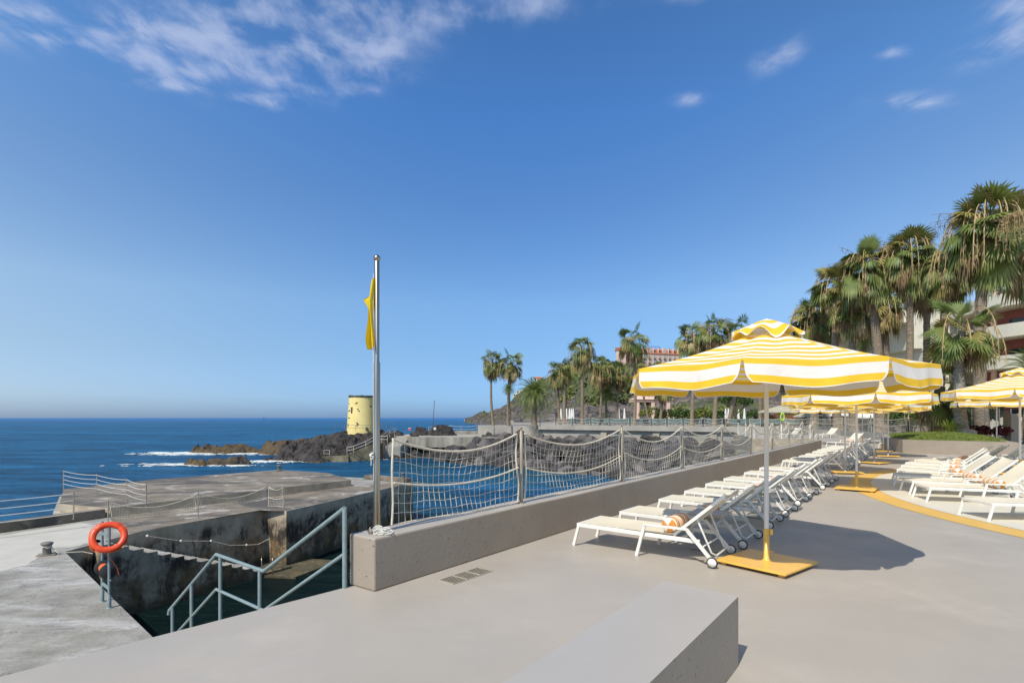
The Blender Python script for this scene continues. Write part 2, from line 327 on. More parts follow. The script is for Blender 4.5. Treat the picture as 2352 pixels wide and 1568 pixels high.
M['pale_glass'] = mk('curtained_glass', (.35, .4, .42), (.45, .5, .5), .2, 1.0)
M['balcony_glass'] = mk('grey_glass_panel', (.3, .34, .35), (.36, .4, .4), .15, 1)
M['parasol_white'] = mk('folded_white_cloth', (.72, .73, .74), (.62, .63, .65), .85, 4, 4, .4, 12)
M['parasol_beige'] = mk('beige_parasol_cloth', (.52, .5, .4), (.47, .45, .36), .85, 3, trans=.2)
M['brown'] = mk('taupe_wall_paint', (.3, .27, .235), (.26, .23, .2), .7, 1.5)
M['wood'] = mk('brown_timber', (.22, .1, .045), (.15, .07, .03), .7, 3)
M['lime'] = mk('lime_ring', (.45, .75, .04), None, .5)
M['foam'] = mk('sea_foam', (.78, .82, .84), (.62, .70, .74), .8, 2, 5)
M['shingle'] = mk('promenade_paving', (.24, .22, .2), (.32, .3, .27), .85, .2, 6)

def sea_mat():
    m = bpy.data.materials.new('sea_water'); m.use_nodes = True; t = m.node_tree; t.nodes.remove(t.nodes['Principled BSDF']); out = t.nodes['Material Output']
    tcn = t.nodes.new('ShaderNodeTexCoord'); s = tcn.outputs['Object']
    sp = t.nodes.new('ShaderNodeSeparateXYZ'); t.links.new(s, sp.inputs[0])
    # harbour water is green and dark, open sea is blue
    d = mrange(t, tm(t, 'ADD', sp.outputs[1], tm(t, 'MULTIPLY', tm(t, 'ADD', sp.outputs[0], 9.), 1.6)), 27, 42)
    side = mrange(t, sp.outputs[0], -16, -24)
    dd = tm(t, 'MAXIMUM', d, side)
    def mixc(f, a, b):
        r = t.nodes.new('ShaderNodeMix'); r.data_type = 'RGBA'
        for i, q in ((6, a), (7, b)):
            if isinstance(q, tuple): r.inputs[i].default_value = (*q, 1)
            else: t.links.new(q, r.inputs[i])
        t.links.new(f, r.inputs[0]); return r.outputs[2]
    c = mixc(dd, (.003, .011, .010), (.010, .098, .205))
    c = mixc(tm(t, 'MULTIPLY', tm(t, 'MULTIPLY', dd, mrange(t, nz(t, scaled(t, s, (.35, 1, 1)), .045, 6, .6), .42, .62)), .75), c, (.007, .073, .165))
    shallow = tm(t, 'MULTIPLY', d, tm(t, 'MULTIPLY', mrange(t, sp.outputs[0], -22, -12), mrange(t, nz(t, s, .12, 4), .35, .6)))
    c = mixc(tm(t, 'MULTIPLY', shallow, .6), c, (.012, .060, .075))
    st1 = mrange(t, nz(t, scaled(t, s, (.10, .42, 1)), 1.0, 7, .72, .3), .36, .64, -.34, .42)      # light and shade of wind ripples, painted into the colour as streaks
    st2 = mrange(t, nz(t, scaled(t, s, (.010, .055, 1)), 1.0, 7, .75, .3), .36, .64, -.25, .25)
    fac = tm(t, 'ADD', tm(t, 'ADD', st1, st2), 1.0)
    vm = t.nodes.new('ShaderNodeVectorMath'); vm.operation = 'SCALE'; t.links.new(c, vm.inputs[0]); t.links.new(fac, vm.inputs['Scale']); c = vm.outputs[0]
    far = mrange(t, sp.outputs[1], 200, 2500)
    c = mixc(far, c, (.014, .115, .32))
    h = tm(t, 'ADD', tm(t, 'MULTIPLY', nz(t, scaled(t, s, (.55, 1, 1)), 1.5, 8, .7, .5), 1.0), tm(t, 'MULTIPLY', nz(t, scaled(t, s, (.4, 1, 1)), .3, 5, .6, .5), 2.4))
    h = tm(t, 'ADD', h, tm(t, 'MULTIPLY', nz(t, scaled(t, s, (.5, 1, 1)), .06, 3, .5), 5.0))
    bm = t.nodes.new('ShaderNodeBump'); bm.inputs['Strength'].default_value = 1.; t.links.new(h, bm.inputs['Height'])
    t.links.new(mrange(t, sp.outputs[1], 18, 60, .30, .55), bm.inputs['Distance'])
    df = t.nodes.new('ShaderNodeBsdfDiffuse'); t.links.new(c, df.inputs[0]); t.links.new(bm.outputs[0], df.inputs['Normal'])
    gl = t.nodes.new('ShaderNodeBsdfGlossy'); gl.inputs['Roughness'].default_value = .14; t.links.new(bm.outputs[0], gl.inputs['Normal'])
    fr = t.nodes.new('ShaderNodeFresnel'); fr.inputs['IOR'].default_value = 1.33; t.links.new(bm.outputs[0], fr.inputs['Normal'])
    f = tm(t, 'MINIMUM', tm(t, 'MULTIPLY', fr.outputs[0], .62), .40)      # steep facets of a choppy sea mirror little
    mx = t.nodes.new('ShaderNodeMixShader'); t.links.new(f, mx.inputs[0]); t.links.new(df.outputs[0], mx.inputs[1]); t.links.new(gl.outputs[0], mx.inputs[2]); t.links.new(mx.outputs[0], out.inputs[0])
    return m
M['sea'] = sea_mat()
# ================================================================== THE SETTING
SEA = -4.5
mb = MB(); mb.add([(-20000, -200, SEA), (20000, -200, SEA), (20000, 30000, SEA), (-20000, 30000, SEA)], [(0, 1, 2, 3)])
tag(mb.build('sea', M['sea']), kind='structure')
mb = MB(); mb.add([(-60, -20, SEA - 5), (80, -20, SEA - 5), (80, 120, SEA - 5), (-60, 120, SEA - 5)], [(0, 1, 2, 3)])

# terrace deck
W0 = Vector((-1.56, 5.27, 0)); WEND = W0 + UDIR * 28.3
deck = [(-11, -5.4), (-2.63, 4.0), (-1.56, 5.20), (WEND.x, WEND.y), (23, 42), (18.6, 42.6), (25, 62), (90, 66), (90, -12), (-11, -12)]
mb = MB(); mb.prism(deck, -7, 0, 1, 0)
tag(mb.build('terrace', [M['deck'], M['tide']]), kind='structure')
# painted circle: yellow ring round a white floor
CC = Vector((17.2, 8.1, 0))
def sector(r0, r1, z, n=160):
    mbx = MB(); vs = []; fs = []
    for i in range(n + 1):
        a = 2 * math.pi * i / n
        for r in (r0, r1): vs.append((CC.x + r * math.cos(a), CC.y + r * math.sin(a), z))
    for i in range(n): fs.append((2 * i, 2 * i + 1, 2 * i + 3, 2 * i + 2))
    mbx.add(vs, fs); return mbx
tag(sector(9.6, 10.42, .004).build('yellow_floor_ring', M['paint_y']), kind='structure')
tag(sector(.0, 9.97, .008).build('white_floor', M['paint_w']), kind='structure')

# parapet wall along the terrace edge, its near end hollowed at the foot
mb = MB()
prof = [(0, 0), (.37, 0), (.37, .49), (0, .49)]
n = 60; vs = []
for i in range(n + 1):
    s = 28.0 * i / n
    for t, z in prof:
        j = .004 * fbm(s * 3, t * 9, z * 9)
        vs.append(W0 + UDIR * s + NDIR * (t + (j if t > .2 else -j)) + Vector((0, 0, z + (j if z > .2 else 0))))
fs = [(i * 4 + j, i * 4 + (j + 1) % 4, i * 4 + 4 + (j + 1) % 4, i * 4 + 4 + j) for i in range(n) for j in range(4)]
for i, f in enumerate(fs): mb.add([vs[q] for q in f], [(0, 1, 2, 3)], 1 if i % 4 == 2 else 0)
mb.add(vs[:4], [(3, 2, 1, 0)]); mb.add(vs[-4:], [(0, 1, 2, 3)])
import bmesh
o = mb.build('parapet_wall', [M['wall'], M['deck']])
bm_ = bmesh.new(); bm_.from_mesh(o.data); bmesh.ops.remove_doubles(bm_, verts=bm_.verts, dist=.0005); bm_.to_mesh(o.data); bm_.free()
bv = o.modifiers.new('bevel', 'BEVEL'); bv.width = .018; bv.segments = 2; bv.limit_method = 'ANGLE'; bv.angle_limit = R(40); tag(o, 'long low taupe concrete parapet carrying the net fence along the terrace edge', 'wall')
# low concrete block in the foreground
mb = MB()
a = G(1525, 1333, .45); b2 = G(1697, 1368, .45)
L = 6.5
pts = [a.xy, b2.xy, (b2 - UDIR * L).xy, (a - UDIR * L).xy]
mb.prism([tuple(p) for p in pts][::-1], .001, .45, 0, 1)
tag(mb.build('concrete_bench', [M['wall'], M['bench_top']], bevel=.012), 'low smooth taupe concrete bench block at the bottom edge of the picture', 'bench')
# drain grate
ga = G(1008, 1333); gb = G(1098.5, 1303.8); gd = G(1045, 1344.8)
gu = (gb - ga); gl = gu.length; gu.normalize(); gv = Vector((gu.y, -gu.x, 0)); gw = .20
root = empty('drain_grate', ga); tag(root, 'small rusty slotted drain grate set in the deck beside the parapet foot', 'drain')
mb = MB(); q = lambda s, t, z=0.: gu * s + gv * t + Vector((0, 0, z))
mb.add([q(0, 0, .002), q(0, gw, .002), q(gl, gw, .002), q(gl, 0, .002)], [(0, 1, 2, 3)]); mb.build('pit_shade_sheet', M['pit_shade'], root)  # flat dark sheet on the deck; its colour stands for the pit's shade
mb = MB()
for t in (0, gw): mb.bar(q(0, t, .004), q(gl, t, .004), .012, .010)
for s in (0, gl / 3, 2 * gl / 3, gl): mb.bar(q(s, 0, .004), q(s, gw, .004), .018, .011)
for k in range(1, 6): mb.bar(q(0, gw * k / 6, .004), q(gl, gw * k / 6, .004), .011, .009)
mb.build('grid', M['grate'], root)

# harbour quay and pier
quay = [(-34, -6), (-17.4, 18.3), (-15.9, 20.9), (-18.3, 21.9), (-21.9, 26.6), (-20.1, 31.3), (-15.5, 36.6), (-8.9, 34.7), (-5.8, 32.3), (-9.2, 22.4), (-10.3, 22.95), (-12.45, 18.3), (-12.7, 15.6), (-6.2, 9.5), (-2.2, 5.8), (-2.2, -6)]
# light new concrete quay (left) and pier share one base
mb = MB(); mb.prism(quay, -7, -2.2, 1, 0)
tag(mb.build('quay', [M['quay'], M['tide']]), kind='structure')
mb = MB(); mb.prism([(-15.4, 21.0), (-14.4, 22.5), (-8.95, 30.6), (-11.5, 34.4), (-15.4, 36.4), (-19.9, 31.0), (-21.7, 26.6), (-18.2, 22.1)], -2.19, -1.85, 1, 0)
o = mb.build('raised_pier_slab', [M['slab'], M['tide']], bevel=.03); tag(o, kind='structure')
mb = MB(); mb.prism([(-12.6, 18.1), (-10.35, 22.6), (-9.35, 22.35), (-5.85, 32.2), (-6.2, 32.5), (-8.95, 30.5), (-14.3, 22.45), (-15.3, 20.9), (-14.7, 20.2)], -2.196, -2.19, 0, 0)
o = mb.build('pier_apron', [M['slab']]); tag(o, kind='structure')
rnd = random.Random(41); mb = MB(); pp_ = []
for (a_, b_) in zip([(-70, 1240), (176, 1201), (226, 1204), (218, 1236), (196, 1250), (120, 1260), (60, 1296), (-70, 1330)], [(176, 1201), (226, 1204), (218, 1236), (196, 1250), (120, 1260), (60, 1296), (-70, 1330), (-70, 1240)]):
    for i in range(6):
        t_ = i / 6; p_ = G(lerp(a_[0], b_[0], t_) + rnd.uniform(-3, 3), lerp(a_[1], b_[1], t_) + rnd.uniform(-2, 2), -2.196); pp_.append(tuple(p_))
mb.add(pp_, [tuple(range(len(pp_)))[::-1]]); M['quay_new'] = mk('pale_patch_concrete', (.44, .425, .40), (.50, .485, .46), .8, 1.4, 7, .2, 20)
tag(mb.build('quay_patch', M['quay_new']), kind='structure')
mb = MB()
for p, q2, h in ((Vector((-17.15, 18.0, -2.19)), Vector((-33, -5.8, -2.19)), .32), (Vector((-17.15, 18.0, -2.19)), Vector((-15.6, 20.95, -2.19)), .32)):
    d = (q2 - p).normalized(); sd = Vector((d.y, -d.x, 0)) * .18
    mb.prism([tuple((p + sd).xy), tuple((q2 + sd).xy), tuple((q2 - sd).xy), tuple((p - sd).xy)], -2.19, -2.19 + h)
mb.prism([(-8.9, 34.6), (-5.9, 32.35), (-6.3, 31.9), (-9.2, 34.1)], -2.19, -1.95)
tag(mb.build('quay_kerb', M['slab'], bevel=.02), kind='structure')
# steps down into the basin
root = empty('quay_steps', (-12.3, 16.4, -2.2)); tag(root, 'worn concrete steps descending into the dark harbour basin', 'steps')
S0 = Vector((-12.25, 16.35, 0)); S1 = Vector((-9.45, 21.0, 0)); sd_ = (S1 - S0).normalized(); sn_ = Vector((-sd_.y, sd_.x, 0)) * 1.05
mb = MB(); NS = 13; slen = (S1 - S0).length / NS
vs = []
pr = [(0, -2.2)]
for k in range(NS):
    pr += [(k * slen + .35, -2.2 - k * .165), (k * slen + .35, -2.2 - (k + 1) * .165)]
pr += [(NS * slen + 1.2, -2.2 - NS * .165), (NS * slen + 1.2, -7), (0, -7)]
A = [S0 + sd_ * s + Vector((0, 0, z)) for s, z in pr]; B = [p + sn_ for p in A]; k = len(A)
mb.add(A, [tuple(range(k))]); mb.add(B, [tuple(range(k))[::-1]])
for i in range(k): mb.add([A[i], A[(i + 1) % k], B[(i + 1) % k], B[i]], [(3, 2, 1, 0)], 1 if i < k - 4 and i % 2 == 0 else 0)
o = mb.build('stair_block', [M['tide'], M['quay']], loc=(0, 0, 0)); o.parent = root; o.matrix_parent_inverse = Matrix.Translation(root.location).inverted()
# shelf at water level and column on the pier face
mb = MB(); mb.prism([(-9.6, 21.0), (-8.2, 20.8), (-7.3, 23.2), (-9.0, 23.6), (-10.4, 22.9)], -7, -4.42)
tag(mb.build('water_level_shelf', M['tide']), kind='structure')

# ------------------------------------------------------------------ blue-grey stair railing + terrace stairs
T = [Vector((-1.575, 5.17, .75)), Vector((-2.72, 6.02, -.08)), Vector((-3.66, 6.8, -.09)), Vector((-4.74, 7.6, -1.06))]
root = empty('stair_railing', (-1.575, 5.17, 0)); tag(root, 'blue grey tube railing zigzagging down the steps at the terrace edge', 'railing')
off = -root.location
mb = MB(); mb.tube([T[0], T[1], T[2], T[3], T[3] + Vector((-.01, .0, -.06))], .021, 12); mb.build('handrail', M['rail_blue'], root, loc=off)
low = [p + Vector((0, 0, -.43)) for p in T]; low[3] = lerp(low[2], low[3], .86)
mb = MB(); mb.tube(low, .018, 12); mb.build('lower_rail', M['rail_blue'], root, loc=off)
def onrail(x):
    for i in range(3):
        if T[i + 1].x - .001 <= x <= T[i].x + .001: return lerp(T[i], T[i + 1], (x - T[i].x) / (T[i + 1].x - T[i].x))
for x, dep in ((-1.575, .80), (-2.79, .92), (-3.57, .9), (-4.2, 1.0), (-4.66, .95)):
    p = onrail(x); mb = MB(); mb.tube([p + Vector((0, 0, -dep)), p], .0215, 12); mb.build('post', M['rail_blue'], root, loc=off)
root = empty('terrace_steps', (-2.5, 5.6, -1)); tag(root, 'grey painted steps and landing behind the blue grey railing', 'steps')
mb = MB(); rd = (T[2] - T[0]); rd.z = 0; rd.normalize(); rn = Vector((rd.y, -rd.x, 0)) * -1.15
def stair(p, q, z0, z1, k):
    for i in range(k):
        a_ = lerp(p, q, i / k); b_ = lerp(p, q, (i + 1) / k); z = lerp(z0, z1, (i + 1) / k)
        mb.prism([tuple(a_.xy), tuple(b_.xy), tuple((b_ + rn).xy), tuple((a_ + rn).xy)], -3.5, z)
stair(T[0] + Vector((-.1, .05, 0)), T[1] + Vector((-.02, 0, 0)), 0, -.93, 5)
stair(T[1] + Vector((-.02, 0.0, 0)), T[2] - rd * .0, -.93, -.945, 1)
stair(T[2], T[3], -.945, -2.1, 6)
mb.build('step_block', M['deck'], root, loc=-root.location)

# ------------------------------------------------------------------ tiny helper for nets
def sagpt(a, b, s, sag): p = lerp(a, b, s); return p - Vector((0, 0, sag * 4 * s * (1 - s)))
def net_panel(a, b, h, sag, msag, cols, rows, root, thin=.0034, thick=.0125, seed=0, mid=True, inset=.09, bot=.03, seg=14, midh=.5, side=True, n=4):
    a = Vector(a); b = Vector(b); d = (b - a).normalized(); a = a + d * inset; b = b - d * inset; up = Vector((0, 0, 1)); nn = Vector((-d.y, d.x, 0))
    rnd = random.Random(seed)
    bul = lambda s, t: nn * (.05 * math.sin(math.pi * s) * math.sin(math.pi * t) + .012 * math.sin(9 * s + 5 * t + seed))
    def pt(s, t):                        # t 0 bottom .. 1 top
        zt = h - sag * 4 * s * (1 - s) + (0 if 0 < s < 1 else 0); zb = bot + .02 * math.sin(5 * s + seed)
        return lerp(a, b, s) + up * (zb + (zt - zb) * t) + bul(s, t)
    mbn = MB()
    for i in range(1, cols):
        s = i / cols; mbn.tube([pt(s + .004 * math.sin(9 * t + i), t) for t in [j / rows for j in range(rows + 1)]], thin, n, cap=False)
    for j in range(1, rows):
        t = j / rows; mbn.tube([pt(i / seg, t + .012 * math.sin(i * 1.7 + j)) for i in range(seg + 1)], thin, n, cap=False)
    net = mbn.build('net', M['net'], root, loc=-root.location)
    mbr = MB(); mbr.tube([pt(i / seg, 1) for i in range(seg + 1)], thick, 8); mbr.build('top_rope', M['rope'], root, loc=-root.location)
    mbr = MB(); mbr.tube([pt(i / seg, 0) for i in range(seg + 1)], thick * .55, 6); mbr.build('bottom_rope', M['rope'], root, loc=-root.location)
    if mid:
        mbr = MB(); mbr.tube([lerp(a, b, i / seg) + up * (h * midh - msag * 4 * (i / seg) * (1 - i / seg)) + nn * -.02 for i in range(seg + 1)], thick * .8, 6); mbr.build('middle_rope', M['rope'], root, loc=-root.location)
    if side:
        for s in (0, 1):
            mbr = MB(); mbr.tube([pt(s, t) + d * .015 * math.sin(7 * t) for t in [j / 8 for j in range(9)]], thick * 1.0, 6); mbr.build('side_rope', M['rope'], root, loc=-root.location)

# net fence on the parapet
WT = .49
P0 = Vector((-1.31, 5.33, WT)); root = empty('net_fence', P0)
tag(root, 'white rope net fence on steel posts along the top of the long parapet', 'fence')
posts = [Vector((.12, 7.15, WT))]
for k in range(1, 9): posts.append(posts[0] + UDIR * 2.99 * k)
for i, p in enumerate(posts):
    mb = MB(); mb.lathe([(.024, .0), (.024, .93), (.012, .94), (.012, .965), (.02, .975), (.02, .985), (.0, .99)], n=12); mb.lathe([(.055, .002), (.055, .01), (.03, .012)], n=12)
    mb.build('post', M['post'], root, loc=p - root.location)
start = P0 + UDIR * .02 + Vector((.06, .02, 0))
net_panel(start, posts[0], .90, .17, .10, 24, 8, root, seed=1, midh=.52)
for i in range(8):
    near = i < 3
    net_panel(posts[i], posts[i + 1], .9, [.2, .26, .22, .3, .3, .3, .3, .3][i], [.16, .2, .15, .2, .2, .2, .2, .2][i], 28 if i < 4 else 20, 8, root, seed=2 + i, thin=.0034 if near else .0036, n=4 if near else 3, midh=[.5, .55, .5, .6, .5, .6, .5, .6][i], seg=14 if near else 10)

# flagpole
root = empty('flagpole', P0); tag(root, 'polished steel flagpole bolted on the near end of the parapet', 'flagpole')
mb = MB(); mb.lathe([(.0305, 0), (.0305, 1.64), (.024, 1.655), (.024, 2.62), (.018, 2.63)], n=24); mb.build('pole', M['steel'], root)
mb = MB(); mb.lathe([(.034 * math.sin(t * math.pi / 12), 2.655 - .034 * math.cos(t * math.pi / 12)) for t in range(1, 12)], n=20); mb.build('ball_finial', M['steel'], root)
mb = MB(); mb.box((0, 0, .006), (.17, .15, .01), R(20)); mb.build('base_plate', M['steel'], root)
for x, y in ((-.06, -.05), (.06, -.05), (-.06, .05), (.06, .05)):
    mb = MB(); mb.lathe([(.011, .01), (.011, .032), (.006, .034), (.006, .045), (0, .046)], n=6); mb.build('bolt', M['post'], root, loc=Matrix.Rotation(R(20), 3, 'Z') @ Vector((x, y, 0)))
# halyard
mb = MB(); mb.tube([(-.028, -.02, .5), (-.03, -.02, 1.2), (-.03, -.02, 1.9), (-.03, -.02, 2.5)], .003, 5); mb.build('halyard', M['rope_white'], root)
mb = MB()
rnd = random.Random(3)
def tangle(mbx, c, r, n, loops, hgt, th=.0045):
    pts = []; ph = 0
    for i in range(n):
        t = i / n; a_ = t * loops * 2 * math.pi; rr = r * (.45 + .55 * math.sin(a_ * .37 + 1) ** 2)
        pts.append(Vector(c) + Vector((rr * math.cos(a_) + .3 * r * math.sin(a_ * .31), rr * .7 * math.sin(a_ * 1.13), hgt * (.5 + .5 * math.sin(a_ * .71)) * (1 - .3 * t) + .006)))
    mbx.tube(pts, th, 6)
root2 = empty('rope_bundle', P0 + Vector((.08, -.08, 0))); tag(root2, 'tangled white cord heaped at the foot of the flagpole', 'rope')
tangle(mb, (0, 0, 0), .075, 260, 13, .05); tangle(mb, (-.05, .01, 0), .045, 160, 9, .07)
mb.build('cord', M['rope_white'], root2)
root2 = empty('rope_knot', P0 + Vector((-.035, -.03, .74))); tag(root2, 'small white rope knot tied halfway up the flagpole', 'rope')
mb = MB()
pts = [Vector((.022 * math.cos(i * .45) * math.sin(i * .11 + .4) - .006, .022 * math.sin(i * .45) * math.sin(i * .11 + .4) - .006, .034 * math.cos(i * .11 + .4))) for i in range(120)] + [Vector((-.01, -.01, -.05)), Vector((-.012, -.012, -.09))]
mb.tube(pts, .004, 6); mb.build('cord', M['rope_white'], root2)
# flag hanging limp
mb = MB(); nu, nv = 12, 34; vs = []
for j in range(nv + 1):
    t = j / nv; z = 2.47 - .68 * t
    w = .012 + .05 * min(1, t * 2.2) * (1 - .35 * max(0, t - .85) / .15)
    spike = .055 * math.exp(-((t - .33) / .055) ** 2)
    for i in range(nu + 1):
        s = i / nu
        x = -.024 - w * s - spike * s ** 3 + .008 * math.sin(8 * t + 4 * s)
        y = -.02 + .035 * math.sin(s * 7 + 3.2 * t + .5) * (.3 + t) - .02 * s
        vs.append((x, y, z - .03 * s + .035 * math.exp(-((t - .33) / .06) ** 2) * s ** 2))
fs = [(j * (nu + 1) + i, j * (nu + 1) + i + 1, (j + 1) * (nu + 1) + i + 1, (j + 1) * (nu + 1) + i) for j in range(nv) for i in range(nu)]
mb.add(vs, fs, 0, True)
tag(mb.build('flag', M['flag'], loc=P0), 'plain yellow flag hanging limp from the steel flagpole', 'flag')

# ------------------------------------------------------------------ lifebuoy stand
pn = G(250.8, 1395.5, -2.2); pf = G(234.8, 1381, -2.2)
root = empty('lifebuoy_stand', pn); tag(root, 'grey blue two post stand holding the orange ring and reel at the quay edge', 'stand')
d = pf - pn
for q0 in (Vector((0, 0, 0)), d):
    mb = MB(); mb.tube([q0 + Vector((0, 0, .0)), q0 + Vector((0, 0, 1.66))], .026, 12); mb.lathe([(.036, 0), (.036, .25), (.028, .26)], c=q0, n=12); mb.lathe([(.06, 0), (.06, .012), (.03, .014)], c=q0, n=12); mb.build('post', M['rail_blue'], root)
for z in (.38, 1.42):
    mb = MB(); mb.bar(Vector((0, 0, z)), d + Vector((0, 0, z)), .03, .05); mb.build('crossbar', M['rail_blue'], root)
rc = pn + d * .5; rd2 = d.normalized()
root = empty('rope_reel', rc + Vector((0, 0, .72))); tag(root, 'black reel wound with orange rope between the lifebuoy posts', 'reel')
Mr = Matrix((rd2.cross(Vector((0, 0, 1))), Vector((0, 0, 1)), rd2)).transposed()
for s in (-.21, .21):
    mb = MB(); mb.lathe([(.0, -.006), (.15, -.006), (.155, 0), (.15, .006), (0, .006)], c=rd2 * s, n=28, rot=Mr); mb.build('flange', M['black_plastic'], root)
mb = MB(); mb.lathe([(.0, -.2), (.08, -.2), (.10, -.05), (.10, .06), (.085, .2), (0, .2)], n=20, rot=Mr); mb.build('rope_coil', M['orange_rope'], root)
mb = MB(); mb.tube([rd2 * -.19, rd2 * -.27, rd2 * -.27 + Vector((.02, 0, -.16)), rd2 * -.33 + Vector((.02, 0, -.17))], .011, 8); mb.build('crank', M['grey_steel'], root)
ringc = D(249.3, 1233, 10.9)
root = empty('lifebuoy', ringc); tag(root, 'bright orange lifebuoy ring hung on the two post stand', 'lifebuoy')
tl = Matrix.Rotation(R(34), 3, 'Z') @ Matrix.Rotation(R(62), 3, 'X')
mb = MB(); nU, nV = 56, 16; vs = []
for i in range(nU):
    a_ = 2 * math.pi * i / nU
    k = min(abs(((a_ - R(20) + math.pi) % (math.pi / 2 * 1.0)) - .0), 9)
    dent = 1 - .12 * math.exp(-(((a_ % (math.pi / 2)) - .78) / .05) ** 2)
    for j in range(nV):
        b_ = 2 * math.pi * j / nV; rr = .258 + .062 * dent * math.cos(b_)
        vs.append(tl @ Vector((rr * math.cos(a_), rr * math.sin(a_),   .054 * dent * math.sin(b_))))
mb.add(vs, [(i * nV + j, ((i + 1) % nU) * nV + j, ((i + 1) % nU) * nV + (j + 1) % nV, i * nV + (j + 1) % nV) for i in range(nU) for j in range(nV)], 0, True)
mb.build('ring', M['orange'], root)
mb = MB(); mb.tube([tl @ Vector((.325 * math.cos(a_) * (1 - .06 * math.cos(4 * a_)), .325 * math.sin(a_) * (1 - .06 * math.cos(4 * a_)), .0)) for a_ in [2 * math.pi * i / 48 for i in range(49)]], .006, 6)
mb.build('grab_line', M['orange_rope'], root)
mb = MB(); mb.tube([tl @ Vector((0, -.35, 0)), Vector((.06, 0, -.45)), Vector((.13, .05, -.62)), Vector((.14, .1, -.78))], .006, 6); mb.build('tether', M['orange_rope'], root)

# bollards
M['bollard'] = mk('bollard_iron', (.10, .105, .105), (.2, .2, .19), .6, 9)
def bollard(p, s, label):
    r_ = empty('bollard', p); tag(r_, label, 'bollard', 'mooring bollards on the quay and pier')
    mb = MB(); mb.lathe([(.10 * s, .03), (.095 * s, .26 * s), (.135 * s, .29 * s), (.14 * s, .34 * s), (.10 * s, .36 * s), (0, .365 * s)], n=20); mb.build('body', M['bollard'], r_)
    mb = MB(); mb.box((0, 0, .015), (.42 * s, .34 * s, .03), .5); mb.build('base_plate', M['post'], r_)
bp = G(108, 1274, -2.2); bollard(bp, 1.0, 'squat grey bollard with rope on the pale quay beside the lifebuoy')
bollard(D(641, 1080, 35.6) * 1, 1.0, 'small bollard at the far seaward corner of the dark pier slab'); 
bollard(Vector((-6.4, 32.3, -1.94)), .9, 'small bollard on the pier end beside the flagpole')
mb = MB(); mb.tube([bp + Vector((.1 * math.cos(a_), .1 * math.sin(a_), .2 + .03 * math.sin(3 * a_) + a_ * .004)) for a_ in [i * .35 for i in range(60)]] + [bp + Vector((.3, .0, .06)), bp + Vector((.75, .3, .02)), bp + Vector((1.0, .35, -.05))], .012, 6)
tag(mb.build('mooring_rope', M['rope']), 'pale mooring rope looped round the quay bollard and over the edge', 'rope')

# white rope railing on the outer quay
def rails(pts, hs, root, th=.012, sag=.05, mat='white_rail'):
    for h in hs:
        mb = MB()
        P_ = []
        for a, b in zip(pts[:-1], pts[1:]):
            P_ += [sagpt(Vector(a) + Vector((0, 0, h)), Vector(b) + Vector((0, 0, h)), i / 8, sag) for i in range(8)]
        P_.append(Vector(pts[-1]) + Vector((0, 0, h)))
        mb.tube(P_, th, 6); mb.build('rail', M[mat], root, loc=-root.location)
M['dark_post'] = mk('dark_grey_post', (.12, .11, .10), (.2, .18, .16), .6, 8)
def posts_at(pts, h, root, r=.024, mat='post'):
    for p in pts:
        mb = MB(); mb.lathe([(r * 2.2, 0), (r * 2.2, .015), (r, .02), (r, h), (0, h + .01)], n=10); mb.build('post', M[mat], root, loc=Vector(p) - root.location)
ra = [G(146, 1125, -1.85), G(222, 1137, -1.85), G(291, 1151.5, -1.85), G(336, 1166, -1.85)]
root = empty('rope_railing', ra[0]); tag(root, 'railing of four white ropes across the seaward corner of the raised slab', 'railing')
posts_at(ra, .95, root, .019, 'dark_post'); rails(ra, (.3, .5, .7, .9), root, .010)
E = Vector((-15.75, 19.75, -1.87)); E = G(169, 1192, -1.87)
rb = [E, E - UDIR * 3.4, E - UDIR * 7.2, E - UDIR * 11, E - UDIR * 15]
root = empty('rope_railing', E); tag(root, 'railing of four white ropes on the quay kerb at the left picture edge', 'railing')
posts_at(rb, .95, root, .019, 'dark_post'); rails(rb, (.2, .42, .64, .88), root, .011, .03)
rails([E, ra[3]], (.25, .5, .75, .9), root, .005, .02)
# net fence on the pier
np_ = [G(248, 1216, -2.2), G(455.4, 1189.5, -2.2), G(613.6, 1166, -2.2) , G(653, 1169.5, -2.2)]
root = empty('net_fence', np_[1]); tag(root, 'low sagging net fence on thin posts along the pier edge above the basin', 'fence')
posts_at(np_, .98, root, .018, 'dark_post')
net_panel(np_[0], np_[1], .9, .3, .1, 34, 6, root, thin=.004, thick=.012, seed=21, bot=.32, n=3, mid=False)
net_panel(np_[1], np_[2], .9, .3, .1, 30, 6, root, thin=.004, thick=.012, seed=22, bot=.35, n=3, mid=False)
net_panel(np_[2], np_[3], .9, .12, .05, 10, 7, root, thin=.004, thick=.012, seed=23, bot=.1, n=3)
# rope with floats on the basin wall
pw = [Vector((-12.35, 18.45, -2.35)), Vector((-11.4, 20.6, -3.0)), Vector((-10.7, 21.9, -3.45)), Vector((-10.2, 22.75, -3.4))]
root = empty('float_line', pw[0]); tag(root, 'sagging line with small floats fixed along the dark basin wall', 'rope')
off3 = Vector((.16, -.08, 0))
mb = MB(); mb.tube([p + off3 for p in [pw[0], lerp(pw[0], pw[1], .5) - Vector((0, 0, .08)), pw[1], lerp(pw[1], pw[2], .5) - Vector((0, 0, .08)), pw[2], lerp(pw[2], pw[3], .5) - Vector((0, 0, .1)), pw[3]]], .012, 6); mb.build('line', M['rope'], root, loc=-root.location)
for p in (pw[0], lerp(pw[0], pw[1], .5) - Vector((0, 0, .08)), pw[1], pw[2]):
    mb = MB(); mb.lathe([(.045 * math.sin(t * math.pi / 6), -.045 * math.cos(t * math.pi / 6)) for t in range(0, 7)], n=10); mb.build('float', M['rope_white'], root, loc=p + off3 - root.location)
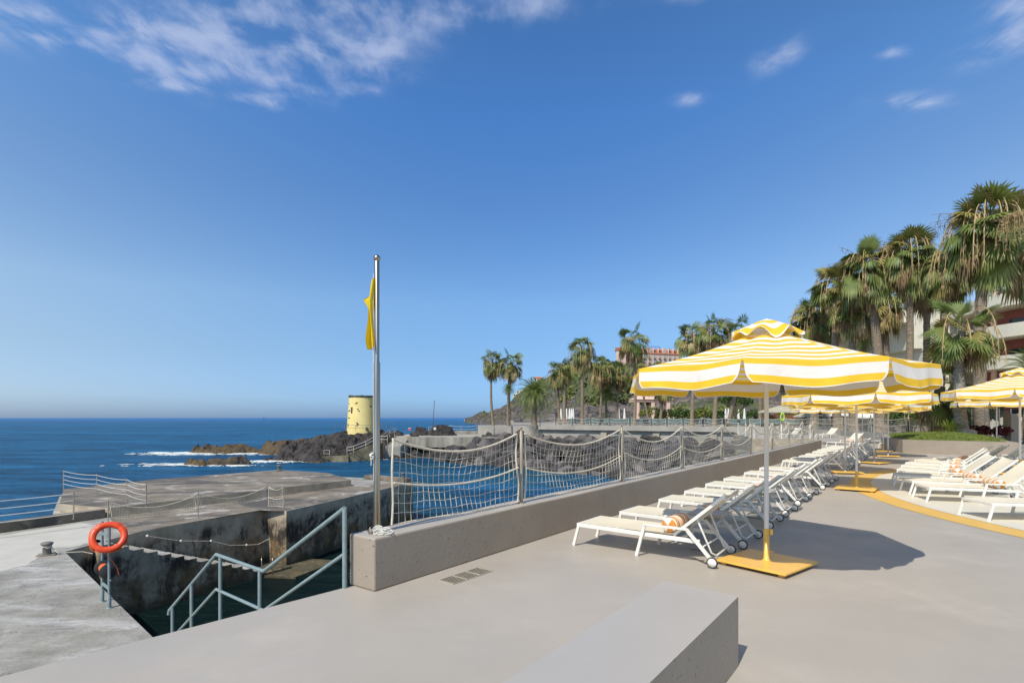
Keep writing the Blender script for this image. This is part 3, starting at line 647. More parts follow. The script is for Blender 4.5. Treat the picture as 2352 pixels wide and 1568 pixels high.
# bathing ladder
lp = G(600, 1312, -4.42)
root = empty('bathing_ladder', lp); tag(root, 'small chrome bathing ladder handles at the water level shelf', 'ladder')
for s in (0, .42):
    mb = MB(); mb.tube([Vector((s, 0, 0)), Vector((s, 0, .55)), Vector((s + .03, -.06, .66)), Vector((s + .1, -.2, .66)), Vector((s + .16, -.32, .5)), Vector((s + .22, -.42, -.2))], .022, 8); mb.build('handle', M['steel'], root)
# ================================================================== LAVA REEF, TOWER, HEADLAND WALLS
def lump(x, y, cx, cy, rx, ry, rot=0.):
    dx, dy = x - cx, y - cy
    if rot: dx, dy = dx * math.cos(rot) + dy * math.sin(rot), -dx * math.sin(rot) + dy * math.cos(rot)
    q_ = (dx / rx) ** 2 + (dy / ry) ** 2
    return max(0., 1 - q_ * q_)
LUMPS = [  # cx, cy, rx, ry, height over sea, rot
    (-49.5, 96, 7.5, 3.2, 1.7, 0), (-42.5, 97, 5, 2.6, 1.0, 0), (-38.5, 71.5, 4.6, 2.2, 1.5, 0), (-38, 96, 6.3, 6, 2.5, 0),
    (-28.8, 81.5, 6.8, 8, 2.6, .1), (-26.5, 87, 8.2, 8.4, 3.9, .1), (-23.5, 89, 8, 8, 4.1, 0), (-19, 92, 10, 6, 3.3, 0), (-17.5, 85.5, 5, 4, 1.7, 0),
    (-14.5, 89, 6, 5.0, 2.6, 0), (-12, 91.5, 3.0, 2.2, 5.1, 0), (-15.3, 91.5, 2.4, 2, 4.9, 0), (-11, 86.3, 5, 3.6, 2.2, 0), (-5, 97.5, 18, 4, 2.5, 0)]
def reef_h(x, y):
    h = 0
    for cx, cy, rx, ry, hh, ro in LUMPS: h = max(h, hh * lump(x, y, cx, cy, rx, ry, ro))
    return h
mb = MB(); nx, ny = 330, 170; x0, x1, y0, y1 = -60, 14, 66, 104; vs = []; keep = []
for j in range(ny + 1):
    for i in range(nx + 1):
        x = lerp(x0, x1, i / nx); y = lerp(y0, y1, j / ny)
        wx = x + 1.6 * fbm(x * .25, y * .25, 3.3, 3); wy = y + 1.6 * fbm(x * .25, y * .25, 8.3, 3)
        h = reef_h(wx, wy)
        rg = noise.ridged_multi_fractal(Vector((x * .4, y * .4, .7)), .9, 2.1, 5, 1., 2.) * .55
        cell = noise.cell(Vector((x * .9 + fbm(x, y, 0, 2) * .5, y * .9, 0))) * .5
        z = SEA - .7 + h * 1.06 + (rg * 1.1 - .72 + cell * .7) * min(1.0, h * .75 + .1) * 1.0
        if h > .3: z = max(z, SEA - .2) if rg > .6 else z
        vs.append((x, y, z)); keep.append(z > SEA - .5)
W = nx + 1
fs = []
for j in range(ny):
    for i in range(nx):
        a_ = j * W + i
        if keep[a_] or keep[a_ + 1] or keep[a_ + W] or keep[a_ + W + 1]: fs.append((a_, a_ + 1, a_ + 1 + W, a_ + W))
mb.add(vs, fs, 0, False)
tag(mb.build('lava_reef', M['reef']), kind='structure')
# sea foam breaking round the reef
mb = MB(); rnd = random.Random(5)
def foam(cx, cy, rx, ry, thr, seed):
    st = .16; nx_ = int(2 * rx / st); ny_ = int(2 * ry / st)
    for i in range(nx_):
        for j in range(ny_):
            x = cx - rx + i * st; y = cy - ry + j * st
            e = 1 - ((x - cx) / rx) ** 2 - ((y - cy) / ry) ** 2
            if e <= 0: continue
            v = fbm(x * .45, y * 1.1, seed, 6) + .35 * fbm(x * 2.2, y * 3.5, seed + 5, 3) + .5 * e
            if v > thr:
                z = SEA + .05 + .12 * max(0, v - thr) + .05 * fbm(x * 3, y * 3, 1, 2)
                mb.add([(x, y, z), (x + st * 1.02, y, z + .02 * rnd.random()), (x + st, y + st * 1.02, z + .05), (x, y + st, z + .02)], [(0, 1, 2, 3)])
foam(-57, 94.5, 7.5, 2.6, .28, 1); foam(-44, 92.5, 9, 1.5, .42, 2); foam(-43, 71.5, 7, 1.2, .45, 3); foam(-31.5, 76.5, 6, 1.7, .27, 4); foam(-37.5, 93.5, 4, 1.6, .3, 7); foam(-50, 90, 10, 1.2, .55, 5); foam(-36, 69, 5, 1.2, .5, 6); foam(-22,79,5,.8,.35,9)
foam(-55, 92.5, 12, 4.5, .62, 11); foam(-40, 92, 8, 3, .62, 12); foam(-44, 70, 9, 2.4, .68, 13); foam(-33, 75, 5, 3, .55, 14)
tag(mb.build('foam', M['foam']), kind='stuff')

# yellow round tower
TY = 87.0; tc_ = D(830.5, 993, TY)
root = empty('watch_tower', tc_); tag(root, 'round tapering yellow tower with dark stone crenels on the lava rocks', 'tower')
r0, r1, hh = 33.2 * TY / F, 28 * TY / F, 82 * TY / F
mb = MB(); mb.lathe([(r0, -1.2), (r0, 0), (lerp(r0, r1, .5), hh * .5), (r1, hh - .28), (r1, hh - .05), (r1 - .3, hh - .05), (r1 - .3, hh - .9), (0, hh - .9)], n=64); mb.build('wall', M['yellow_wall'], root)
rnd = random.Random(11)
for k in range(30):
    a_ = 2 * math.pi * k / 30; w = .3 + .1 * rnd.random(); mb = MB(); hgt = .22 + .12 * rnd.random()
    mb.box((0, 0, 0), (.34, w, hgt)); o = mb.build('crenel_stone', M['stone_dark'], root, loc=((r1 - .1) * math.cos(a_), (r1 - .1) * math.sin(a_), hh - .12 + hgt / 2), bevel=.02); o.rotation_euler = (0, 0, a_)
def tower_stone(px, py, w=.22, h=.13):
    x = (px - 830.5) * TY / F; z = -(py - 993) * TY / F; rr = lerp(r0, r1, z / hh)
    if abs(x) > rr * .98: return
    y = -math.sqrt(rr * rr - x * x); a_ = math.atan2(y, x); mb = MB(); mb.box((0, 0, 0), (.1, w, h))
    o = mb.build('inset_stone', M['stone_dark'], root, loc=(x, y, z)); o.rotation_euler = (0, 0, a_)
for cx6, cy6 in ((265, 200), (285, 185), (128, 200), (487, 238), (494, 255), (302, 295), (321, 325), (290, 527), (300, 545), (312, 550), (292, 573), (115, 547), (127, 565), (113, 585), (447, 610), (435, 627), (457, 630), (440, 645), (465, 655), (495, 677), (140, 322), (128, 330), (152, 318), (125, 443), (145, 443), (463,672)):
    tower_stone((860 + cx6 / 6.918) * .91875, (980 + cy6 / 6.918) * .91875)
mb = MB(); x = (817 - 830.5 - 1.2) * TY / F
zc_ = -(942 - 993) * TY / F; rr = lerp(r0, r1, zc_ / hh); y = -math.sqrt(rr * rr - x * x); a_ = math.atan2(y, x)
mb.box((0, 0, 0), (.16, .26, .95)); o = mb.build('arrow_slit', M['stone_dark'], root, loc=(x, y, zc_)); o.rotation_euler = (0, 0, a_)
# thin railing in front of the tower
root = empty('thin_railing', D(800, 995, 83.5)); tag(root, 'thin dark railing in front of the yellow tower foot', 'railing')
pts = [D(x_, y_, 83.5) for x_, y_ in ((770, 985), (792, 989), (817, 990), (841, 990), (868, 990), (888, 986))]
posts_at(pts, .95, root, .03, 'dark_metal'); rails(pts, (.5, .93), root, .022, 0, 'dark_metal')
# bathing steps below the tower
def conc_steps(name, label, a, b, width_dir, w, k, zbot, mat='grey_conc_stained'):
    r_ = empty(name, a); tag(r_, label, 'steps'); mb = MB()
    for i in range(k):
        p = lerp(a, b, i / k); q = lerp(a, b, (i + 1) / k); z = lerp(a.z, b.z, (i + .5) / k); wd = width_dir * w
        mb.prism([tuple(p.xy), tuple(q.xy), tuple((q + wd).xy), tuple((p + wd).xy)], zbot, z)
    mb.build('step_block', M[mat], r_, loc=-r_.location); return r_
M['moss'] = mk('mossy_concrete', (.08, .07, .04), (.26, .23, .16), .9, .7, 6, .4)
conc_steps('bathing_steps', 'mossy stone steps climbing the lava rocks under the yellow tower', D(800, 1042, 76.5), D(868, 1017, 78.5), Vector((0, 1, 0)), 3, 9, -6, 'moss')
mb = MB(); mb.prism([tuple(D(720, 1050, 76).xy), tuple(D(800, 1050, 76).xy), tuple(D(800, 1050, 79).xy), tuple(D(720, 1050, 79).xy)][::-1], -6, D(760, 1047, 76).z)
tag(mb.build('bathing_ledge', M['moss']), 'narrow mossy concrete ledge at the water below the yellow tower', 'ledge')
root = empty('steps_railing', D(800, 1040, 76.3)); tag(root, 'grey tube railing along the mossy bathing steps', 'railing')
pts = [D(x_, y_, 76.2) for x_, y_ in ((797, 1044), (812, 1041), (840, 1030), (862, 1018), (890, 1018))]
posts_at(pts, 1.0, root, .035, 'post'); rails(pts, (.55, 1.0), root, .035, 0, 'grey_steel')
root = empty('ladder_rail', D(752, 1050, 76.2)); tag(root, 'small square tube handrail at the left end of the mossy ledge', 'railing')
pts = [D(744, 1050, 76.3), D(757, 1050, 76.1)]; posts_at(pts, 1.0, root, .035, 'post'); rails(pts, (.5, 1.0), root, .03, 0, 'grey_steel')
conc_steps('pale_steps', 'pale grey steps rising from the water walkway to the tower rocks', D(885, 1026, 82), D(912, 1001, 86), Vector((1, .1, 0)), 2.2, 12, -6, 'grey_conc')
root = empty('steps_railing', D(880, 1010, 82)); tag(root, 'paired grey rails beside the pale steps right of the flagpole', 'railing')
pts = [D(876, 1018, 81), D(895, 1003, 84), D(906, 1001, 86)]; posts_at(pts, 1.1, root, .035, 'post'); rails(pts, (.6, 1.1), root, .04, 0, 'grey_steel')
root = empty('white_handrail', D(885, 990, 90)); tag(root, 'white tube handrails going down to the sea behind the flagpole', 'railing')
pts = [D(880, 996, 90), D(898, 997, 91), D(912, 1003, 92)]; posts_at(pts, 1.25, root, .03, 'white_rail'); rails(pts, (.6, 1.2), root, .04, 0, 'white_rail')

# walkway and concrete block
wk = [D(905, 1004, 86), D(964, 1003, 84), D(1040, 1003, 83), D(1078, 1002, 83.5), D(1240, 1000, 87), D(1240, 996, 97), D(935, 996, 97), D(905, 998, 93)]
mb = MB(); mb.prism([tuple(p.xy) for p in wk], -2.9, -1.32, 0, 1)
tag(mb.build('walkway', [M['grey_conc_stained'], M['grey_conc']]), kind='structure')
mb = MB(); mb.prism([tuple(D(1003, 990, 98).xy), tuple(D(1110, 990, 98).xy), tuple(D(1110, 990, 98.6).xy), tuple(D(1003, 990, 98.6).xy)][::-1], -2, -.75)
tag(mb.build('sea_wall', M['grey_conc_stained']), 'low brown sea wall at the back of the walkway', 'wall')
mb = MB(); bl = [D(1098, 978, 88), D(1178, 978, 88), D(1262, 978, 85.5), D(1262, 978, 97), D(1098, 978, 97)]
mb.prism([tuple(p.xy) for p in bl][::-1], -2.5, D(1150, 977.6, 88).z)
for px_ in (1133, 1193):
    p = D(px_, 987, 87.7); mb.box(p, (.1, .1, 1.5))
tag(mb.build('concrete_block', M['grey_conc'], bevel=.05), 'plain grey concrete block under the two slim palms', 'block')
mb = MB(); mb.prism([tuple(p.xy) for p in (D(1060, 1000, 82.6), D(1262, 1000, 79), D(1262, 1000, 86), D(1060, 1000, 86))][::-1], -6, -2.35)
tag(mb.build('lower_ledge', M['grey_conc_stained']), kind='structure')
root = empty('rope_railing', D(990, 1002, 84)); tag(root, 'thin posts with white rope along the low walkway by the sea', 'railing')
pts = [D(985, 994, 96), D(1012, 992, 97), D(1035, 991, 97.5), D(1059, 993, 97), D(1096, 991, 97)]
posts_at(pts, 1.15, root, .035, 'post'); rails(pts, (.6, 1.1), root, .02, .12, 'white_rail')
mb = MB(); 
root = empty('thin_mast', D(993, 1000, 92)); tag(root, 'thin slanting mast beside the rock mound', 'mast')
mb.tube([(0, 0, 0), (.35, 0, 5.9)], .05, 6); mb.build('pole', M['dark_metal'], root)
root = empty('round_sign', D(999, 1003, 88)); tag(root, 'small round white warning sign on a post by the walkway', 'sign')
mb = MB(); mb.tube([(0, 0, 0), (0, 0, 1.4)], .03, 6); mb.build('post', M['dark_metal'], root)
mb = MB(); mb.lathe([(0, -.02), (.2, -.02), (.22, 0), (.2, .02), (0, .02)], c=(0, -.05, 1.3), n=20, rot=Matrix.Rotation(R(90), 3, 'X')); mb.build('disc', M['white_rail'], root)
root = empty('life_ring_box', D(941, 990, 88)); tag(root, 'small orange and dark rescue box standing on the rock mound', 'box')
mb = MB(); mb.box((0, 0, .3), (.4, .3, .3)); mb.build('case', M['orange'], root)
mb = MB(); mb.box((0, 0, .49), (.46, .36, .08)); mb.build('lid', M['white_rail'], root)
def boulder_mesh(seed, sub=3):
    import bmesh
    bm = bmesh.new(); bmesh.ops.create_icosphere(bm, subdivisions=sub, radius=1)
    for v in bm.verts:
        p = v.co.copy(); f = 1 + .30 * noise.noise(p * .9 + Vector((seed * 7, 0, 0))) + .1 * noise.noise(p * 2.6 + Vector((0, seed * 3, 0)))
        q = Vector([math.copysign(abs(c) ** .72, c) for c in p]) * f * .95
        v.co = q
    for _ in range(5):
        nrm = Vector((random.uniform(-1, 1), random.uniform(-1, 1), random.uniform(-1, 1))).normalized()
        for v in bm.verts:
            dd = v.co.dot(nrm) - .72
            if dd > 0: v.co -= nrm * dd * .92
    me = bpy.data.meshes.new('boulder'); bm.to_mesh(me); bm.free(); me.materials.append(M['boulder']); return me
def boulder_extra(t, b, mp, c):
    oi = t.nodes.new('ShaderNodeObjectInfo')
    over(t, b, c, tm(t, 'POWER', oi.outputs['Random'], 3.), (.15, .13, .12))
M['boulder'] = mk('basalt_boulder', (.014, .013, .014), (.06, .053, .051), .85, 2.2, 7, .8, 5, extra=boulder_extra, bdist=.15)
random.seed(4)
BM = [boulder_mesh(i) for i in range(9)]
o = bpy.data.objects.new('boulder', BM[0]); col.objects.link(o); o.location = D(951, 999, 85.5); o.scale = (.75, .6, .55); tag(o, 'single rounded dark boulder perched on the walkway edge', 'boulder')

# far sea wall with cap beam
FW = [D(1236, 975, 84.5), D(1340, 976, 81), D(1830, 982, 66)]
fa = FW[0]; fb = D(1830, 982, 66) ; fb = D(1995, 985, 60); 
fa.z = fb.z = .5; wd = (fb - fa).normalized(); wn = Vector((wd.y, -wd.x, 0)); wn = wn if wn.y < 0 else -wn
root = empty('far_sea_wall', fa); tag(root, 'long grey concrete sea wall with cap beam above the dark boulders', 'wall')
mb = MB(); mb.prism([tuple((fa + wn * .45).xy), tuple((fb + wn * .45).xy), tuple((fb - wn * 1).xy), tuple((fa - wn * 1).xy)], -.18, .48); mb.build('cap_beam', M['grey_conc'], root, loc=-root.location)
mb = MB(); mb.prism([tuple((fa + wd * .05).xy), tuple(fb.xy), tuple((fb - wn * .9).xy), tuple((fa + wd * .05 - wn * .9).xy)], -6, -.181); mb.build('wall_face', M['grey_conc'], root, loc=-root.location)
for k, px_ in enumerate((1389, 1509, 1640, 1790)):
    s_ = (px_ - 1236) / (1995 - 1236.); # find along the wall
    lo, hi = 0., 1.
    for _ in range(30):
        md = (lo + hi) / 2; p = lerp(fa, fb, md)
        if CX + F * p.x / p.y < px_: lo = md
        else: hi = md
    p = lerp(fa, fb, lo) + wn * .15
    mb = MB(); mb.box((p.x, p.y, -2.2), (.9, .5, 3.4), math.atan2(wd.y, wd.x)); mb.build('buttress', M['grate'] if k == 0 else M['grey_conc_stained'], root, loc=-root.location)
# fence along it
def wallpt(px_, z):
    lo, hi = 0., 1.
    for _ in range(30):
        md = (lo + hi) / 2; p = lerp(fa, fb, md)
        if CX + F * p.x / p.y < px_: lo = md
        else: hi = md
    p = lerp(fa, fb, lo) + wn * .25; return Vector((p.x, p.y, z))
root = empty('net_fence', wallpt(1240, .48)); tag(root, 'distant low rope net fence along the top of the far sea wall', 'fence')
fx = [(1300 + c / 3.92) * .91875 for c in (205, 360, 523, 700, 885, 1085, 1295, 1448, 1608, 1800, 2005, 2235)] + [1752, 1800, 1850, 1900]
fp = [wallpt(x_, .48) for x_ in fx]
posts_at(fp, 1.25, root, .05, 'dark_metal')
for i in range(len(fp) - 1):
    net_panel(fp[i], fp[i + 1], 1.05, .16, .18, 16, 6, root, thin=.006, thick=.022, seed=40 + i, n=3, seg=8, inset=.2, midh=.6)

# promenade behind the wall
pr_ = [fa - wn * .98, fb - wn * .98, Vector((34, 60, 0)), Vector((95, 66, 0)), Vector((200, 260, 0)), Vector((-2, 260, 0)), Vector((0, 97.2, 0))]
mb = MB(); mb.prism([(p.x, p.y) for p in pr_], -6, .3)
tag(mb.build('promenade', M['shingle']), kind='structure')
# boulder slope below the wall
mb = MB(); nA, nB = 60, 14; vs = []
for i in range(nA + 1):
    for j in range(nB + 1):
        p = lerp(fa - wd * 12, fb, i / nA) + wn * (j / nB * lerp(15, 25, i / nA)); ztop = lerp(-1.6, -2.4, i / nA)
        vs.append((p.x, p.y, lerp(ztop - .5, -6.2, j / nB) + .3 * fbm(p.x * .5, p.y * .5)))
mb.add(vs, [(i * (nB + 1) + j, i * (nB + 1) + j + 1, (i + 1) * (nB + 1) + j + 1, (i + 1) * (nB + 1) + j) for i in range(nA) for j in range(nB)])
tag(mb.build('rock_slope', M['lava']), kind='structure')
rnd = random.Random(8); cnt = 0
for j in range(9):
    for i in range(31):
        if cnt >= 276: break
        s_ = (i + rnd.uniform(-.4, .4) + (j % 2) * .5) / 31; p = lerp(fa - wd * 8, lerp(fa, fb, .92), s_) + wn * (1.0 + j * lerp(1.6, 2.7, s_) + rnd.uniform(-.5, .5))
        z = lerp(lerp(-1.5, -2.3, s_), -4.9, min(1, (j + rnd.uniform(-.2, .4)) / 8.4)) + rnd.uniform(-.15, .25)
        o = bpy.data.objects.new('boulder', BM[cnt % 9]); col.objects.link(o); o.location = (p.x, p.y, z)
        sc_ = rnd.uniform(.62, 1.25) * (1.2 if rnd.random() < .15 else .95); o.scale = (sc_ * rnd.uniform(.8, 1.3), sc_ * rnd.uniform(.8, 1.2), sc_ * rnd.uniform(.7, 1))
        o.rotation_euler = (rnd.uniform(0, 6), rnd.uniform(0, 6), rnd.uniform(0, 6)); cnt += 1
        tag(o, 'dark basalt boulder in the bank under the far sea wall', 'boulder', 'boulders banked below the far sea wall')

# ------------------------------------------------------------------ far hill (heightfield)
sil = [(1070, 961), (1085, 957), (1100, 950), (1112, 945), (1120, 950), (1140, 944), (1165, 932), (1185, 917), (1215, 894), (1240, 878), (1275, 862), (1300, 850), (1350, 845), (1400, 842), (1440, 846), (1500, 846), (1565, 842), (1640, 820), (1750, 815), (1830, 808), (1950, 800), (2050, 790), (2120, 770), (2200, 760), (2400, 750), (2600, 740)]
def silz(px_):
    for (a, ya), (b, yb) in zip(sil[:-1], sil[1:]):
        if a <= px_ <= b: return lerp(ya, yb, (px_ - a) / (b - a))
    return sil[0][1] if px_ < sil[0][0] else sil[-1][1]
mb = MB(); nA, nB = 420, 90; vs = []
for i in range(nA + 1):
    px_ = lerp(1068, 2600, (i / nA)); t0 = max(0, min(1, (px_ - 1068) / 330.))
    Yb = lerp(620, 165, t0 ** .6); Yr = lerp(760, 420, t0 ** .5)
    zb = SEA - 1 if px_ < 1235 else .2; zr = H + (HY - silz(px_) + 0) * Yr / F
    for j in range(nB + 1):
        t = j / nB * 1.25; Y = lerp(Yb, Yr, t)
        if t <= 1: z = zb + (zr - zb) * (t ** .75 if px_ > 1300 else t ** .6)
        else: z = zr - (t - 1) * 60
        X = (px_ - CX) * Y / F
        am = min(1, t * 5) * min(1, max(0, (zr - zb) / 18.))
        z += am * (3.5 * fbm(X * .03, Y * .03, 0, 5) + 2.2 * noise.cell(Vector((X * .12 + fbm(X * .1, Y * .1, 3, 3), Y * .08, z * .15))) + 4.5 * (noise.ridged_multi_fractal(Vector((X * .05, Y * .05, 1)), .9, 2.1, 5, 1, 2) - 1)) * (1 if t < .95 else .5)
        vs.append((X, Y, z))
mb.add(vs, [(i * (nB + 1) + j, (i + 1) * (nB + 1) + j, (i + 1) * (nB + 1) + j + 1, i * (nB + 1) + j + 1) for i in range(nA) for j in range(nB)], 0, False)
tag(mb.build('hill', M['hill']), kind='structure')
hill_vs = vs; hill_nB = nB
# scrub growing on the hill
mb = MB(); rnd = random.Random(9)
def clump(mbx, c, r, n, size, rnd, m=0, flat=.75):
    for _ in range(n):
        a_ = rnd.uniform(0, 2 * math.pi); e = rnd.uniform(-.3, 1); q_ = math.sqrt(max(0, 1 - e * e)); rr = r * rnd.uniform(.6, 1.05)
        p = Vector(c) + Vector((rr * q_ * math.cos(a_), rr * q_ * math.sin(a_), rr * e * flat))
        nrm = Vector((rnd.gauss(0, 1), rnd.gauss(0, 1), rnd.gauss(.4, 1))).normalized(); a1 = nrm.orthogonal().normalized(); b1 = nrm.cross(a1); s_ = size * rnd.uniform(.6, 1.3)
        mbx.add([p + a1 * s_, p + b1 * s_ * .6, p - a1 * s_, p - b1 * s_ * .6], [(0, 1, 2, 3)], m)
for _ in range(1500):
    i = rnd.randrange(nA + 1); j = rnd.randrange(4, int(nB * .82)); v = hill_vs[i * (nB + 1) + j]
    px_ = CX + F * v[0] / v[1]
    if px_ < 1285 or (1405 < px_ < 1578 and j > nB * .55): continue
    dens = fbm(v[0] * .02, v[1] * .02, 5, 3) + (j / nB) * .9
    if dens < .12: continue
    clump(mb, (v[0], v[1], v[2] + .5), rnd.uniform(1.5, 5), 42, .9, rnd, 1 if fbm(v[0] * .03, v[1] * .03, 9, 2) > .08 else 0)
tag(mb.build('hill_scrub', [M['scrub'], M['bush_lime']]), kind='stuff')
# low rocks at the promenade's back edge
mb = MB(); nA2, nB2 = 160, 10; vs = []
for i in range(nA2 + 1):
    px_ = lerp(1180, 2350, i / nA2)
    for j in range(nB2 + 1):
        Y = lerp(150, 215, j / nB2); X = (px_ - CX) * Y / F
        h_ = max(0, min(1, j / 4)) * (5.5 + 4 * fbm(X * .05, 3, 0, 3)) * min(1, max(0.05, (px_ - 1190) / 180)); vs.append((X, Y, .2 + h_ + (1.6 * fbm(X * .12, Y * .12, 2, 5) + 1.1 * noise.cell(Vector((X * .3, Y * .3, 0)))) * min(1, j / 2)))
mb.add(vs, [(i * (nB2 + 1) + j, (i + 1) * (nB2 + 1) + j, (i + 1) * (nB2 + 1) + j + 1, i * (nB2 + 1) + j + 1) for i in range(nA2) for j in range(nB2)])
tag(mb.build('lava_bank', M['hill']), kind='structure')
# far low promontory with a white platform
mb = MB(); c = D(1100, 962, 900); mb.prism([tuple(D(1066, 962, 1050).xy), tuple(D(1160, 962, 900).xy), tuple(D(1160, 962, 1300).xy), tuple(D(1066, 962, 1200).xy)][::-1], SEA - 1, SEA + 2.6)
tag(mb.build('headland_platform', M['grey_conc_stained']), kind='structure')
mb = MB(); mb.prism([tuple(D(1078, 962, 1030).xy), tuple(D(1120, 962, 960).xy), tuple(D(1120, 962, 1000).xy), tuple(D(1078, 962, 1060).xy)][::-1], SEA + 2.6, SEA + 4.2)
tag(mb.build('bathing_platform', M['hotel_white']), 'long low white bathing platform on the far headland', 'platform')
# distant boat
root = empty('fishing_boat', D(606, 960.4, 4200)); root.location.z = SEA; tag(root, 'tiny dark fishing boat on the horizon', 'boat')
mb = MB(); mb.prism([(-9, -3), (7, -3), (12, 0), (7, 3), (-9, 3)], -.5, 4.0); mb.build('hull', M['dark_metal'], root)
mb = MB(); mb.box((-3, 0, 6), (6, 4, 5)); mb.build('cabin', M['dark_metal'], root)
# ================================================================== BUILDINGS
def window_part(root, c, w, h, dirx, out, balcony=False, mat='pale_glass', frame='hotel_white'):
    """frame + pane recessed in the facade, dirx along the wall, out = outward normal"""
    mb = MB(); up = Vector((0, 0, 1))
    for s in (-1, 1): mb.bar(c + dirx * s * (w / 2 + .1) - up * (h / 2 + .1) + out * .05, c + dirx * s * (w / 2 + .1) + up * (h / 2 + .1) + out * .05, .2, .25, up=out)
    for s in (-1, 1): mb.bar(c - dirx * w / 2 + up * s * (h / 2 + .1) + out * .052, c + dirx * w / 2 + up * s * (h / 2 + .1) + out * .052, .2, .25, up=out)
    mb.bar(c - up * h / 2 + out * .05, c + up * h / 2 + out * .05, .1, .12, up=out)
    fr = mb.build('window', M[frame], root, loc=-root.location)
    mb = MB(); mb.bar(c - dirx * w / 2 + out * .02, c + dirx * w / 2 + out * .02, .03, h, up=up); mb.build('pane', M[mat], fr)
    if balcony:
        mb = MB(); p = c - up * (h / 2 + .15) + out * .5; mb.bar(p - dirx * w * .7, p + dirx * w * .7, 1.0, .18, up=up); mb.build('balcony', M['grey_conc'], root, loc=-root.location)
        mb = MB(); p2 = p + out * .48
        for k in range(9): q = p2 + dirx * w * .7 * (k / 4 - 1); mb.bar(q, q + up * 1.0, .06, .06)
        mb.bar(p2 - dirx * w * .7 + up, p2 + dirx * w * .7 + up, .08, .08); mb.build('balcony_rail', M['dark_metal'], root, loc=-root.location)
# pink hotel on the hill
YH = 430.
k_ = YH / F
hl = D(1474, 834, YH); hr = D(1566, 834, YH + 12); root = empty('pink_hotel', hl)
tag(root, 'pink hotel with orange tiled mansard roof and dormers high on the hill', 'building')
dx = (hr - hl); wlen = dx.length; dx.z = 0; dx.normalize(); out = Vector((dx.y, -dx.x, 0)); dp = -out * 14
zt = D(1500, 811, YH).z; zb = zt - 12; zr = D(1500, 799, YH).z
mb = MB(); mb.prism([tuple(hl.xy), tuple((hl + dx * wlen).xy), tuple((hl + dx * wlen + dp).xy), tuple((hl + dp).xy)], zb - 12, zt); mb.build('wall', M['pink'], root, loc=-root.location)
mb = MB(); a = hl - dx * .5 + out * .5; b = hl + dx * (wlen + .5) + out * .5; c = b + dp - out; d = a + dp - out; ins = 2.2
lowp = [Vector((p.x, p.y, zt + .02)) for p in (a, b, c, d)]; cen = sum(lowp, Vector()) / 4
topp = [a + dx * 1 - out * ins, b - dx * 1 - out * ins, c - dx * 1 + out * ins, d + dx * 1 + out * ins]; topp = [Vector((p.x, p.y, zr)) for p in topp]
mb.add(lowp + topp, [(0, 1, 5, 4), (1, 2, 6, 5), (2, 3, 7, 6), (3, 0, 4, 7), (4, 5, 6, 7), (3, 2, 1, 0)]); mb.build('roof', M['roof'], root, loc=-root.location)
for k in range(8):
    s = wlen * (k + .5) / 8; p = hl + dx * s; big = k % 3 == 1
    w = 2.3 if big else 1.5
    q = Vector((p.x, p.y, zt + 2.0)) + out * .1
    mb = MB(); mb.box(q - out * .9, (w + .7, 2.4, 3.0), math.atan2(dx.y, dx.x)); 
    mb.lathe([(w / 2 + .35, -1.1), (w / 2 + .35, 1.1)], c=q - out * .9 + Vector((0, 0, 1.35)), n=20, rot=Matrix((dx, Vector((0, 0, 1)), out)).transposed())
    dm = mb.build('dormer', M['pink'], root, loc=-root.location)
    mb = MB(); mb.bar(q - dx * w / 2 + out * .32, q + dx * w / 2 + out * .32, .06, 2.2); mb.build('pane', M['pale_glass'] if big else M['glass'], dm)
    for fl in range(3):
        window_part(root, Vector((p.x, p.y, zt - 2.4 - 3.7 * fl)), 1.6, 2.3, dx, out, balcony=fl < 2 )
for s in (.55, .8):
    mb = MB(); p = hl + dx * wlen * s - out * 6; mb.box((p.x, p.y, zr + .8), (1.2, 1, 1.8)); mb.build('chimney', M['dark_metal'], root, loc=-root.location)
tx = bpy.data.curves.new('lettering', 'FONT'); tx.body = "REID'S"; tx.size = 3.3; tx.extrude = .12
o_ = bpy.data.objects.new('tmp', tx); col.objects.link(o_); bpy.context.view_layer.update(); me_ = bpy.data.meshes.new_from_object(o_.evaluated_get(bpy.context.evaluated_depsgraph_get())); bpy.data.objects.remove(o_); o = bpy.data.objects.new('sign_lettering', me_); col.objects.link(o); M['blue_sign'] = mk('blue_sign_paint', (.12, .28, .75), None, .5); me_.materials.append(M['blue_sign'])
o.parent = root; o.location = hl + dx * (wlen * .26) - out * 3 - root.location; o.location.z = zr - root.location.z + .3; o.rotation_euler = (R(90), 0, math.atan2(dx.y, dx.x))
hl2 = D(1415, 836, YH - 5)
root = empty('pink_hotel_wing', hl2); tag(root, 'pink stepped hotel wing half hidden behind the tall palm crown', 'building')
mb = MB(); mb.prism([tuple(hl2.xy), tuple(D(1462, 830, YH - 5).xy), tuple(D(1462, 830, YH + 10).xy), tuple(D(1415, 830, YH + 10).xy)][::-1], zb - 12, D(1430, 806, YH).z); mb.build('wall', M['pink'], root, loc=-root.location)
mb = MB(); mb.prism([tuple(D(1413, 830, YH - 5.5).xy), tuple(D(1446, 830, YH - 5.5).xy), tuple(D(1446, 830, YH + 6).xy), tuple(D(1413, 830, YH + 6).xy)][::-1], D(1430, 806, YH).z + .02, D(1430, 800, YH).z); mb.build('roof', M['roof'], root, loc=-root.location)
for px_, py_ in ((1432, 815), (1426, 826), (1440, 828), (1452, 818)): window_part(root, D(px_, py_, YH - 5.05), 1.5, 2.2, Vector((1, 0, 0)), Vector((0, -1, 0)))
